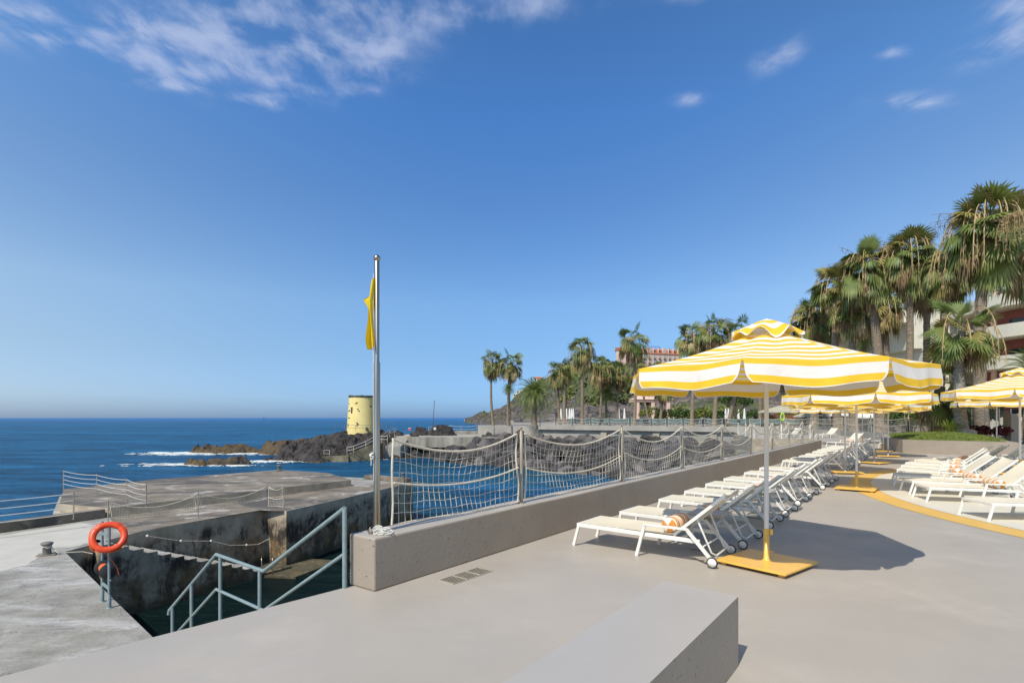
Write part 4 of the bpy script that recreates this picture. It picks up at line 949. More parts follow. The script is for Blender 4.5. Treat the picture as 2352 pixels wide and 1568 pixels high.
# other small houses on the hill
def house(px0, px1, py0, py1, Y, label, wall='hotel_white', roof='roof', rows=2, cols=3, roofh=2.):
    a = D(px0, py1, Y); b = D(px1, py0, Y); w = b.x - a.x; h = b.z - a.z; r_ = empty('hillside_house', a); tag(r_, label, 'building')
    mb = MB(); mb.box((w / 2, 6, h / 2 - 2), (w, 12, h + 4)); mb.build('wall', M[wall], r_)
    if roof:
        mb = MB(); mb.add([(-.5, -.5, h), (w + .5, -.5, h), (w + .5, 12.5, h), (-.5, 12.5, h), (w * .2, 6, h + roofh), (w * .8, 6, h + roofh)], [(0, 1, 5, 4), (1, 2, 5), (2, 3, 4, 5), (3, 0, 4), (3, 2, 1, 0)]); mb.build('roof', M[roof], r_)
    for r in range(rows):
        for c in range(cols):
            mb = MB(); ww = w / cols * .5; hh_ = h / rows * .55; mb.box((w * (c + .5) / cols, -.02, h * (r + .5) / rows), (ww, .12, hh_)); f_ = mb.build('window', M['glass'], r_)
house(1226, 1246, 868, 884, 600, 'small white house with orange roof on the hill crest')
house(1178, 1192, 904, 928, 640, 'white terraced house on the left slope of the hill', roof=None, rows=4, cols=2)
house(1186, 1200, 896, 912, 660, 'white flat roofed house above the terraced one on the hill', roof=None, rows=2, cols=2)
house(1290, 1312, 846, 862, 480, 'pale orange roofed house behind the palms on the hill', roof='roof')

# white terraced hotel (right) : a facade stepping floor by floor
A_ = D(2086, 830, 88); A_.z = 0; B_ = D(2292, 830, 70); B_.z = 0
dx = (B_ - A_); wl = dx.length; dx.normalize(); out = Vector((dx.y, -dx.x, 0)); out = out if out.y < 0 else -out
root = empty('terraced_hotel', A_); tag(root, 'white terraced hotel with fins and glass balconies behind the palms', 'building')
FLH = 3.3; NF = 4; bays = 6
for f in range(NF):
    z0 = .4 + FLH * f; stp = -out * (1.1 * f)
    mb = MB(); p = A_ + stp; q = B_ + stp + dx * 2
    mb.prism([tuple(p.xy), tuple(q.xy), tuple((q - out * 8).xy), tuple((p - out * 8).xy)], z0, z0 + FLH - .3); mb.build('storey_wall', M['hotel_white'], root, loc=-root.location)
    mb = MB(); mb.prism([tuple((p + out * 1.9).xy), tuple((q + out * 1.9).xy), tuple((q - out * 8.1).xy), tuple((p - out * 8.1).xy)], z0 + FLH - .3, z0 + FLH); mb.build('floor_slab', M['hotel_white'], root, loc=-root.location)
    for k in range(bays + 1):
        c = p + dx * (wl + 1.5) * k / bays
        mb = MB(); w_ = .35
        a0 = c + out * .0; 
        vs = [a0 + out * 1.3 + Vector((0, 0, z0)), a0 + out * (.5) + Vector((0, 0, z0 + FLH - .3)), a0 + Vector((0, 0, z0 + FLH - .3)), a0 + Vector((0, 0, z0))]
        vs2 = [v + dx * w_ for v in vs]
        mb.add(vs + vs2, [(0, 1, 2, 3), (7, 6, 5, 4), (0, 4, 5, 1), (1, 5, 6, 2), (3, 2, 6, 7), (0, 3, 7, 4)]); mb.build('fin', M['hotel_white'], root, loc=-root.location)
        if k < bays:
            c2 = p + dx * ((wl + 1.5) * (k + .5) / bays) + out * .06 + Vector((0, 0, z0 + 1.4))
            wdt = (wl + 1.5) / bays
            mb = MB(); mb.bar(c2 - dx * wdt * .47 + Vector((0, 0, 0)), c2 - dx * wdt * .12, .1, 2.7); mb.build('wall_panel', M['hotel_white'], root, loc=-root.location)
            mb = MB(); mb.bar(c2 + dx * .05 * wdt + out * .02, c2 + dx * .42 * wdt + out * .02, .05, 2.4); mb.build('window', M['glass'], root, loc=-root.location)
            c3 = c2 + out * 1.75; c3.z = z0 + .5
            mb = MB(); mb.bar(c3 - dx * wdt * .48, c3 + dx * wdt * .48, .06, .95); mb.build('balustrade', M['balcony_glass'], root, loc=-root.location)
mb = MB(); p = A_ - out * 6; q = B_ + dx * 2 - out * 6; mb.prism([tuple(p.xy), tuple(q.xy), tuple((q - out * 10).xy), tuple((p - out * 10).xy)], .4 + FLH * NF, .4 + FLH * NF + 1.5); mb.build('roof_storey', M['hotel_white'], root, loc=-root.location)
mb = MB(); mb.prism([tuple((p + out * 1).xy), tuple((q + out).xy), tuple((q - out * 10.2).xy), tuple((p - out * 10.2).xy)], .4 + FLH * NF + 1.5, .4 + FLH * NF + 1.9); mb.build('roof', M['dark_metal'], root, loc=-root.location)

# hotel with curved balconies at the right edge
root = empty('curved_hotel', D(2300, 900, 52)); tag(root, 'hotel with curved white balconies and dark red walls at the right edge', 'building')
rl = root.location; cc = D(2560, 900, 62); cc.z = 0; cc2 = cc
for f in range(5):
    z0 = .6 + 3.35 * f; ex = 0
    mb = MB(); arc = []
    for i in range(25):
        a_ = R(lerp(250, 150, i / 24)); arc.append(Vector((cc.x + 15.0 * math.cos(a_), cc.y + 15.0 * math.sin(a_), 0)))
    inner = [cc + (p - cc) * .80 for p in arc]
    mb = MB()
    for i in range(24):
        mb.prism([tuple(inner[i].xy), tuple(inner[i + 1].xy), tuple((cc + (inner[i + 1] - cc) * .5).xy), tuple((cc + (inner[i] - cc) * .5).xy)], z0 - 1.3, z0 + 2.05)
    mb.build('wall', M['hotel_red'], root, loc=-rl)
    mb = MB(); vo = []
    for p in arc:
        pi = cc + (p - cc) * .985
        vo += [Vector((p.x, p.y, z0 - .35)), Vector((p.x, p.y, z0 + 1.05)), Vector((pi.x, pi.y, z0 + 1.05)), Vector((pi.x, pi.y, z0 - .0)), Vector((cc.x + (p.x - cc.x) * .8, cc.y + (p.y - cc.y) * .8, z0)), Vector((cc.x + (p.x - cc.x) * .8, cc.y + (p.y - cc.y) * .8, z0 - .35))]
    mb.add(vo, [(i * 6 + j, i * 6 + (j + 1) % 6, i * 6 + 6 + (j + 1) % 6, i * 6 + 6 + j) for i in range(24) for j in range(6)]); mb.build('balcony', M['hotel_white'], root, loc=-rl)
    for a0 in (235, 215, 195, 178):
        a_ = R(a0); p = Vector((cc.x + 13.2 * math.cos(a_), cc.y + 13.2 * math.sin(a_), 0)); mb = MB(); mb.lathe([(.28, z0), (.28, z0 + 3.0)], c=p, n=14); mb.build('column', M['pink'], root, loc=-rl)
        a_ = R(a0 + 9); p = Vector((cc.x + 12.03 * math.cos(a_), cc.y + 12.03 * math.sin(a_), z0 + 1)); mb = MB(); mb.box(p, (.1, 2.4, 1.9), a_); mb.build('window', M['glass'], root, loc=-rl)

# ================================================================== PALMS
def fan_leaf(mb, o, az, el, size, droop, nseg, m, rnd, spread=115, wid=.055):
    d = Vector((math.cos(az) * math.cos(el), math.sin(az) * math.cos(el), math.sin(el)))
    side = Vector((-math.sin(az), math.cos(az), 0)); up = side.cross(d) * -1
    if up.z < 0: up = -up
    pl = size * .52; bend = Vector((0, 0, -1)) * size * droop * .16
    mid = o + d * pl * .55 + bend * .3; e = o + d * pl + bend
    w = size * .012
    mb.add([o + side * w, o - side * w, mid - side * w, mid + side * w, e - side * w, e + side * w], [(0, 1, 2, 3), (3, 2, 4, 5)], m)
    d2 = (e - mid).normalized(); roll = rnd.uniform(-1.0, 1.0); s2 = (side * math.cos(roll) + up * math.sin(roll)).normalized(); nrm = s2.cross(d2).normalized()
    if nrm.z < 0: nrm = -nrm
    L = size * .62
    for k in range(nseg):
        ph = R(lerp(-spread, spread, (k + .5) / nseg)); q = (d2 * math.cos(ph) + s2 * math.sin(ph)); pr = q.cross(nrm).normalized()
        ln = L * (1 - .28 * abs(ph) / R(spread)) * rnd.uniform(.88, 1.08)
        fold = nrm * ln * .10 * (1 if k % 2 else -1) * .4
        m1 = e + q * ln * .45 + Vector((0, 0, -1)) * ln * droop * .10 + fold
        tp = e + q * ln * (1 - .32 * droop) + Vector((0, 0, -1)) * ln * (droop * (.45 + .25 * rnd.random()))
        ww = size * wid * .5 * (1.1 - .3 * abs(ph) / R(spread))
        mb.add([e, m1 - pr * ww, m1 + pr * ww, tp], [(0, 1, 2), (1, 3, 2)], m)
def feather_frond(mb, o, az, el, L, droop, m, rnd, nl=26, dead=False):
    h = Vector((math.cos(az), math.sin(az), 0)); pts = []
    p = o.copy(); e = el; st = L / 12
    for i in range(13):
        pts.append(p.copy()); p = p + (h * math.cos(e) + Vector((0, 0, math.sin(e)))) * st; e -= droop / 12 * (1 + i * .12)
    mb.tube(pts, [.03 * L / 3 * (1 - i / 14) for i in range(13)], 4, m=m, cap=False)
    side = Vector((-h.y, h.x, 0))
    for i in range(nl):
        t = .12 + .88 * i / nl; k = t * 12; i0 = min(11, int(k)); q = lerp(pts[i0], pts[i0 + 1], k - i0); dr = (pts[i0 + 1] - pts[i0]).normalized(); nn = side.cross(dr).normalized()
        if nn.z < 0: nn = -nn
        ll = L * .2 * math.sin(math.pi * min(1, .18 + t * .85)) ** .6
        for s in (-1, 1):
            v = (side * s * .8 + dr * .5 + nn * .25).normalized(); tip = q + v * ll + Vector((0, 0, -1)) * ll * (.35 if not dead else 1.0) * rnd.uniform(.6, 1.2)
            w = dr * ll * .055
            mb.add([q - w, q + v * ll * .5 + w, q + v * ll * .5 - w * 1.5, tip], [(0, 2, 1), (2, 3, 1)], m)
def make_fan_crown(seed, nleaf=46, ndry=22, nstr=12, nseg=20, skirt=.5, young=False):
    """unit crown (radius about 1), origin at the top of the trunk; returns dict of meshes"""
    rnd = random.Random(seed); g = MB(); dd = MB(); fr = MB(); o = Vector((0, 0, 0))
    for k in range(nleaf):
        t = (k + .5) / nleaf; el = R(lerp(68, -50, t ** .66) + rnd.uniform(-20, 20)); az = k * 2.39996 + rnd.uniform(-.3, .3)
        dr = lerp(.35, 1.25, t) * (rnd.uniform(.5, 1.4)) if not young else lerp(.05, .5, t)
        fan_leaf(g, o + Vector((0, 0, lerp(.12, -.12, t))), az, el, rnd.uniform(.58, 1.14), dr, nseg, 1 if (rnd.random() < .18 + .35 * t) else 0, rnd)
    for k in range(ndry):
        t = k / max(1, ndry); el = R(rnd.uniform(-8, -74)); az = rnd.uniform(0, 6.28)
        fan_leaf(dd, o + Vector((0, 0, -.05 - .25 * t)), az, el, rnd.uniform(.6, .95), 1.3, 17, 0 if rnd.random() < .62 else 1, rnd, 80, .05)
    if skirt:
        for k in range(int(13 * skirt)):
            az = rnd.uniform(0, 6.28); fan_leaf(dd, o + Vector((.08 * math.cos(az), .08 * math.sin(az), -.15 - .5 * skirt * rnd.random())), az, R(-84), rnd.uniform(.5, .75), .5, 9, 1, rnd, 40, .06)
    for k in range(nstr):
        az = rnd.uniform(0, 6.28); L = rnd.uniform(.75, 1.2); h = Vector((math.cos(az), math.sin(az), 0)); up0 = rnd.uniform(.15, .6)
        pts = [h * L * .8 * math.sin(t * 1.5) + Vector((0, 0, up0 * math.sin(t * 3.0) - (t ** 2.2) * L * .85)) for t in [i / 9 for i in range(10)]]
        fr.tube(pts, [.009] * 6 + [.012, .014, .012, .006], 4, cap=False)
        for i in range(5, 10):
            for _ in range(9):
                p = pts[i]; q = p + Vector((rnd.gauss(0, .035), rnd.gauss(0, .035), -rnd.uniform(.05, .2))); w = Vector((rnd.gauss(0, 1), rnd.gauss(0, 1), 0)).normalized() * .008
                fr.add([p - w, p + w, q], [(0, 1, 2)])
    if nseg >= 34:
        for k in range(9):
            az = rnd.uniform(0, 6.28); h = Vector((math.cos(az), math.sin(az), 0)); L = rnd.uniform(.9, 1.35); e0 = rnd.uniform(.35, 1.1)
            pts = [h * L * math.cos(e0) * t + Vector((0, 0, L * math.sin(e0) * t - .35 * L * t * t)) for t in [i / 6 for i in range(7)]]
            dd.tube(pts, [.012, .011, .010, .008, .007, .005, .003], 4, m=1, cap=False)
            for i in (3, 4, 5):
                for _ in range(4): q = pts[i] + Vector((rnd.gauss(0, .06), rnd.gauss(0, .06), -rnd.uniform(.08, .22))); dd.tube([pts[i], (pts[i] + q) / 2 + h * .03, q], .0035, 3, m=1, cap=False)
    return g, dd, fr
def meshof(mb, name, mats):
    me = bpy.data.meshes.new(name); me.from_pydata(mb.v, [], mb.f); me.update()
    for q in mats: me.materials.append(q)
    me.polygons.foreach_set('material_index', mb.m); me.polygons.foreach_set('use_smooth', mb.sm); return me
CROWNS = []
for sd in range(5):
    g, dd, fr = make_fan_crown(100 + sd, nleaf=[46, 50, 42, 54, 48][sd], ndry=[22, 34, 18, 40, 28][sd], nstr=[12, 16, 8, 20, 14][sd], skirt=[.4, .8, .3, 1., .6][sd])
    CROWNS.append((meshof(g, 'crown', [M['leaf'], M['leaf_y']]), meshof(dd, 'dry_fronds', [M['leaf_dry'], M['leaf_dead']]), meshof(fr, 'fruit_strings', [M['fruit']])))
# detailed crowns for the close palms
for sd in range(2):
    g, dd, fr = make_fan_crown(200 + sd, nleaf=68, ndry=[46, 40][sd], nstr=[34, 28][sd], nseg=34, skirt=1.0)
    CROWNS.append((meshof(g, 'crown', [M['leaf'], M['leaf_y']]), meshof(dd, 'dry_fronds', [M['leaf_dry'], M['leaf_dead']]), meshof(fr, 'fruit_strings', [M['fruit']])))
g, dd, fr = make_fan_crown(300, nleaf=30, ndry=9, nstr=7, nseg=32, skirt=.25, young=True)
CROWNS.append((meshof(g, 'crown', [M['leaf'], M['leaf_y']]), meshof(dd, 'dry_fronds', [M['leaf_dry'], M['leaf_dead']]), meshof(fr, 'fruit_strings', [M['fruit']])))
DATES = []
for sd in range(2):
    rnd = random.Random(50 + sd); g = MB(); dd = MB()
    for k in range(46):
        t = (k + .5) / 46; feather_frond(g, Vector((0, 0, .05)), k * 2.39996, R(lerp(82, -18, t)), rnd.uniform(.95, 1.1), R(lerp(45, 85, t)), 0, rnd)
    for k in range(9): feather_frond(dd, Vector((0, 0, -.05)), rnd.uniform(0, 6.28), R(-30), .7, R(60), 0, rnd, 14, True)
    DATES.append((meshof(g, 'crown', [M['leaf']]), meshof(dd, 'dry_fronds', [M['leaf_dry']])))
def linkmesh(name, me, root, loc, sc, rz):
    o = bpy.data.objects.new(name, me); col.objects.link(o); o.parent = root; o.location = loc; o.scale = (sc, sc, sc); o.rotation_euler = (0, 0, rz); return o
def palm(base, ctop, R_, ci, label, tr=.2, kind='fan', tmat='trunk', bulge=1.3, group='palms along the promenade and terrace', name='fan_palm'):
    """base: point on the ground; ctop: crown centre"""
    base = Vector(base); ctop = Vector(ctop); r_ = empty(name, base); tag(r_, label, 'palm tree', group)
    h = ctop - base; n_ = 18; rn = random.Random(hash(label) % 1000 if False else int(abs(base.x * 13 + base.y * 7)))
    mb = MB(); pts = []; rs = []
    bendx = rn.uniform(-.03, .03) * h.z
    for i in range(n_ * 2 + 1):
        t = i / (n_ * 2); pts.append(h * t + Vector((bendx * math.sin(math.pi * t), 0, 0))); rs.append(tr * (lerp(1.0, .72, t) + (bulge - 1) * math.exp(-t * 16)) * (1 + (.05 if i % 2 else -.03)))
    mb.tube(pts, rs, 14, sm=True); mb.build('trunk', M[tmat], r_)
    rz = rn.uniform(0, 6.28)
    if kind == 'fan':
        c, d_, f_ = CROWNS[ci]; linkmesh('crown', c, r_, h, R_, rz); linkmesh('dry_fronds', d_, r_, h, R_, rz + 1); linkmesh('fruit_strings', f_, r_, h, R_, rz)
    else:
        c, d_ = DATES[ci]; linkmesh('crown', c, r_, h, R_, rz); linkmesh('dry_fronds', d_, r_, h, R_, rz)
    return r_
def palm_px(pxb, pxc, pyc, Y, Rpx, ci, label, tr=.2, zb=.3, **k):
    b = D(pxb, 959, Y); b.z = zb; c = D(pxc, pyc, Y); return palm(b, c, Rpx * Y / F, ci, label, tr, **k)
palm_px(1133, 1131, 828, 90, 34, 0, 'leftmost slim fan palm standing on the grey concrete block', .22)
palm_px(1168, 1174, 832, 89, 37, 2, 'fan palm on the concrete block just right of the leftmost one', .3)
palm_px(1227, 1229, 908, 84, 58, 0, 'broad feathery date palm at the left end of the far fence', .42, kind='date', name='date_palm')
palm_px(1286, 1285, 850, 92, 36, 1, 'fan palm with drooping dry fronds right of the broad date palm', .22)
palm_px(1296, 1300, 862, 118, 44, 1, 'dark feathery date palm behind the drooping fan palm', .4, kind='date', name='date_palm')
palm_px(1337, 1336, 802, 90, 40, 0, 'tall round headed fan palm standing above its neighbours', .26)
palm_px(1378, 1381, 846, 100, 34, 3, 'fan palm close right of the tall round headed one', .22)
palm_px(1393, 1392, 905, 105, 46, 1, 'small feathery date palm among the fan palm trunks', .26, kind='date', name='date_palm')
palm_px(1419, 1420, 855, 102, 32, 1, 'narrow fan palm under the left pink hotel wing', .22)
palm_px(1457, 1453, 780, 86, 44, 2, 'tallest middle fan palm in front of the pink hotel', .26)
palm_px(1492, 1470, 850, 100, 32, 3, 'dry headed fan palm tucked behind the tallest middle palm', .22)
palm_px(1515, 1520, 880, 110, 34, 4, 'low fan palm between the pink hotel and the near parasol', .3)
palm_px(1588, 1588, 770, 80, 42, 1, 'left palm of the cluster above the near parasol', .28)
palm_px(1640, 1640, 758, 78, 46, 3, 'middle palm of the cluster above the near parasol', .3)
palm_px(1672, 1700, 765, 82, 44, 2, 'right palm of the cluster above the near parasol', .3)
palm_px(1745, 1742, 830, 84, 40, 4, 'fan palm hidden mostly behind the near parasol top', .3)
palm_px(1800, 1800, 850, 76, 36, 1, 'palm behind the near parasol with only its trunk showing', .3)
palm_px(1868, 1872, 728, 56, 66, 5, 'leftmost big fan palm right of the near parasol', .36)
palm_px(1925, 1928, 655, 52, 68, 6, 'shaggy fan palm with cream fruit strings beside the leftmost big one', .36)
palm_px(2024, 1990, 610, 48, 76, 5, 'dense shaggy fan palm in the middle of the big row', .42)
palm_px(2040, 2030, 690, 54, 62, 3, 'darker palm behind the middle of the big row', .4)
palm_px(2082, 2086, 582, 46, 74, 6, 'fan palm with thin bare trunk in the big row', .3)
palm_px(1962, 1962, 706, 50, 58, 3, 'olive fan palm filling the gap left of the dense shaggy one', .34)
palm_px(2150, 2178, 606, 42, 66, 5, 'fan palm between the thin bare trunk and the highest palm', .34)
palm_px(2125, 2128, 640, 47, 62, 6, 'lower palm with thin leaning trunk in the big row', .3)
palm_px(2258, 2270, 518, 34, 112, 6, 'highest nearest fan palm with thick brown trunk', .36, zb=.3, bulge=1.2)
palm_px(2392, 2372, 530, 36, 118, 5, 'fan palm cut by the right picture edge', .36, zb=.3)
pb = G(2210, 1004, .62)
palm(pb, D(2208, 750, pb.y), 92 * pb.y / F, 7, 'young fan palm with grey trunk on the raised planter', .27, tmat='trunk_grey', bulge=1.5)
pb = G(2155.5, 1001, .62)
palm(pb, D(2160, 888, pb.y), 78 * pb.y / F, 7, 'short shaggy fan palm with brown fibrous trunk on the planter', .30, tmat='trunk_shag', bulge=1.1)
palm_px(2352, 2372, 855, 33, 75, 1, 'feathery date palm fronds entering at the right edge', .3, kind='date', name='date_palm', zb=.3)
palm_px(1985, 1985, 790, 60, 46, 1, 'grey green feathery palm rising above the parasol ridge', .3, kind='date', name='date_palm')
palm_px(1168, 1168, 895, 87, 20, 1, 'small yellowing palm between the two slim fan palms', .12, kind='date', name='date_palm')
# tan flower plumes hanging at the top right
root = empty('flower_plume', D(2330, 520, 30)); tag(root, 'large tan flower plume hanging beside the highest palm', 'plant')
mb = MB(); rnd = random.Random(31)
for k in range(46):
    az = rnd.uniform(0, 6.28); L = rnd.uniform(.5, 1.7); h = Vector((math.cos(az), math.sin(az), 0)); p = Vector((0, 0, .6)) + h * .05
    pts = [p + h * L * .5 * math.sin(t * 1.6) + Vector((0, 0, .25 * math.sin(t * 3) - t * t * L)) for t in [i / 6 for i in range(7)]]
    mb.tube(pts, .012, 3, cap=False)
    for q in pts[2:]:
        for _ in range(12):
            e = q + Vector((rnd.gauss(0, .09), rnd.gauss(0, .09), rnd.gauss(-.06, .07))); w = Vector((rnd.gauss(0, 1), rnd.gauss(0, 1), rnd.gauss(0, 1))).normalized() * .02
            mb.add([q - w, q + w, e], [(0, 1, 2)])
mb.build('strands', M['fruit'], root)
# ================================================================== TERRACE FURNITURE
def make_umbrella(base_z=0., rotb=R(13)):
    root = empty('parasol'); RAD = 1.5; ZR = 2.1; SL = .30; RT = .20
    mb = MB(); mb.box((0, 0, .045), (.76, .76, .022)); bp_ = mb.build('base_plate', M['yellow_steel'], root, bevel=.004); bp_.rotation_euler = (0, 0, R(39))
    for x in (-.31, .31):
        for y in (-.31, .31):
            mb = MB(); mb.box((x, y, .0175), (.05, .05, .033)); mb.build('foot', M['yellow_steel'], bp_)
    mb = MB(); mb.lathe([(.045, .057), (.045, .066), (.03, .07), (.030, .40), (.027, .402)], n=20); sl = mb.build('base_sleeve', M['yellow_steel'], root)
    mb = MB(); mb.box((.046, -.01, .365), (.03, .018, .06)); mb.tube([(.03, 0, .15), (.06, 0, .15), (.075, 0, .15)], .008, 8); mb.build('lever', M['yellow_steel'], sl)
    mb = MB(); mb.lathe([(.0235, .40), (.0235, 2.5), (.012, 2.62), (0, 2.63)], n=20); mb.build('pole', M['pole_white'], root)
    # canopy
    V = lambda k: Vector((math.cos(rotb + k * math.pi / 4), math.sin(rotb + k * math.pi / 4), 0))
    def roofpt(k, s, r):
        p = lerp(V(k) * r, V(k + 1) * r, s); sagg = .022 * math.sin(math.pi * s) * (r / RAD) ** 1.5
        prof = .03 * math.sin(math.pi * (r - RT) / (RAD - RT))
        return Vector((p.x, p.y, ZR + (RAD - r) * SL - sagg - prof + .008 * math.sin(9 * s + 5 * r + k) * math.sin(math.pi * s)))
    mb = MB(); NSx = 10
    stripes = [RT]; NP = 14; step = (RAD - RT) / NP
    rs = [RAD - step * i for i in range(NP + 1)]
    for k in range(8):
        for i in range(NP):
            rA, rB = rs[i], rs[i + 1]; mcol = 0 if i % 2 == 0 else 1
            vs = [roofpt(k, j / NSx, rA) for j in range(NSx + 1)] + [roofpt(k, j / NSx, rB) for j in range(NSx + 1)]
            mb.add(vs, [(j, j + 1, NSx + 1 + j + 1, NSx + 1 + j) for j in range(NSx)], mcol, True)
    # valance, one flap per side with rounded lower corners
    for k in range(8):
        rows = [0, .018, .038, .06, .085, .11, .136, .154, .172, .192, .2, .207]; nS = 26; sv = [0, .014] + [lerp(.014, .986, j / 24) for j in range(1, 24)] + [.986, 1]
        outn = (V(k) + V(k + 1)).normalized()
        grid = []
        for h_ in rows:
            t = h_ / .207
            row = []
            for j in range(nS + 1):
                s = sv[j]
                ins = .008 + .012 * t + .042 * max(0, t - .45) ** 2.6 / .55 ** 2.6
                if t < .0001: ins = 0
                s2 = ins + (1 - 2 * ins) * s
                p = roofpt(k, s2, RAD)
                flut = .016 * math.sin(s * 9 + k * 1.7) * t + .008 * math.sin(s * 23 + k) * t
                p = p + outn * (.035 * t + flut) + Vector((0, 0, -h_ - .012 * math.sin(s * math.pi * 2 + k) * t))
                row.append(p)
            grid.append(row)
        vs = [p for r in grid for p in r]; W_ = nS + 1
        for r in range(len(rows) - 1):
            hm = (rows[r] + rows[r + 1]) / 2; mc = 0 if hm < .038 else 1 if hm < .136 else (0 if hm < .2 else 1)
            mb.add(vs, [(r * W_ + j, r * W_ + j + 1, (r + 1) * W_ + j + 1, (r + 1) * W_ + j) for j in range(1, nS - 1)], mc, True)
            mb.add(vs, [(r * W_ + j, r * W_ + j + 1, (r + 1) * W_ + j + 1, (r + 1) * W_ + j) for j in (0, nS - 1)], mc if hm < .038 else 1, True)
    can = mb.build('canopy', [M['can_y'], M['can_w']], root)
    # vent cap
    mb = MB(); nA_ = 64; rr_ = [(0, 2.675), (.1, 2.64), (.19, 2.60), (.27, 2.555), (.345, 2.50), (.362, 2.488)]
    vs = []
    for r, z in rr_:
        for j in range(nA_):
            a_ = 2 * math.pi * j / nA_; w = (r / .36) ** 3
            vs.append(Vector((r * math.cos(a_) * (1 + .06 * w * math.cos(8 * a_)), r * math.sin(a_) * (1 + .06 * w * math.cos(8 * a_)), z + w * (.045 * math.sin(8 * (a_ - rotb) + 1.5) + .025 * math.sin(5 * a_ + 1)))))
    for i in range(len(rr_) - 1):
        mb.add(vs, [(i * nA_ + j, i * nA_ + (j + 1) % nA_, (i + 1) * nA_ + (j + 1) % nA_, (i + 1) * nA_ + j) for j in range(nA_)], (1, 0, 1, 0, 1)[i], True)
    mb.build('vent', [M['can_y'], M['can_w']], can)
    for k in range(8):
        mb = MB(); rp = [V(k) * r + Vector((0, 0, ZR + (RAD - r) * SL - .03 * math.sin(math.pi * max(0, r - RT) / (RAD - RT)) - .020)) for r in [lerp(.05, RAD - .02, i / 8) for i in range(9)]]; mb.tube(rp, .009, 6); mb.build('rib', M['pole_white'], root)
    mb = MB(); mb.lathe([(.04, 1.95), (.05, 1.97), (.05, 2.03), (.04, 2.05)], n=14); mb.build('hub', M['pole_white'], root)
    return root
U0 = make_umbrella()
uspots = [((2.76, 5.96), 'large striped yellow and white parasol nearest the camera', 'y'),
          ((7.65, 12.2), 'striped parasol second in line beyond the nearest one, on a yellow sleeve', 'y'),
          ((9.64, 15.9), 'striped parasol with grey sleeve beside the lounger row, third in line', 'g'),
          ((12.65, 19.2), 'striped parasol with grey sleeve, fourth in the seawall line', 'g'),
          ((15.4, 22.5), 'striped parasol fifth in line, short of the planter corner', 'g'),
          ((17.5, 25.9), 'striped parasol last in line beside the planter corner', 'y'),
          ((14.1, 15.25), 'striped parasol over the right loungers at the picture edge', 'y'),
          ((23.2, 26.3), 'striped parasol behind the planter on the right', 'y'),
          ((18.6, 33.4), 'striped parasol far beyond the parapet end over the platform', 'y'),
          ((22.0, 34.5), 'far striped parasol left of the shaggy planter palm', 'y'),
          ((25.8, 33.6), 'far striped parasol between the two planter palms', 'y')]
rnd = random.Random(2)
for i, ((x, y), lab, sl) in enumerate(uspots):
    o = U0 if i == 0 else copy_tree(U0); o.location = (x, y, 0)
    o.rotation_euler = (0, 0, 0 if i == 0 else R([0, 12, 35, -8, 20, 5, -14, 28, 7, 18, 33][i])); tag(o, lab, 'parasol', 'striped parasols on the terrace')
    if i in (6, 7): o.scale = (1.17, 1.17, 1.12)
    if sl == 'g':
        for ch in o.children:
            if ch.name.startswith('base_sleeve'):
                ch.data = ch.data.copy(); ch.data.materials[0] = M['grey_steel']; ch['label'] = 'bare grey sleeve'

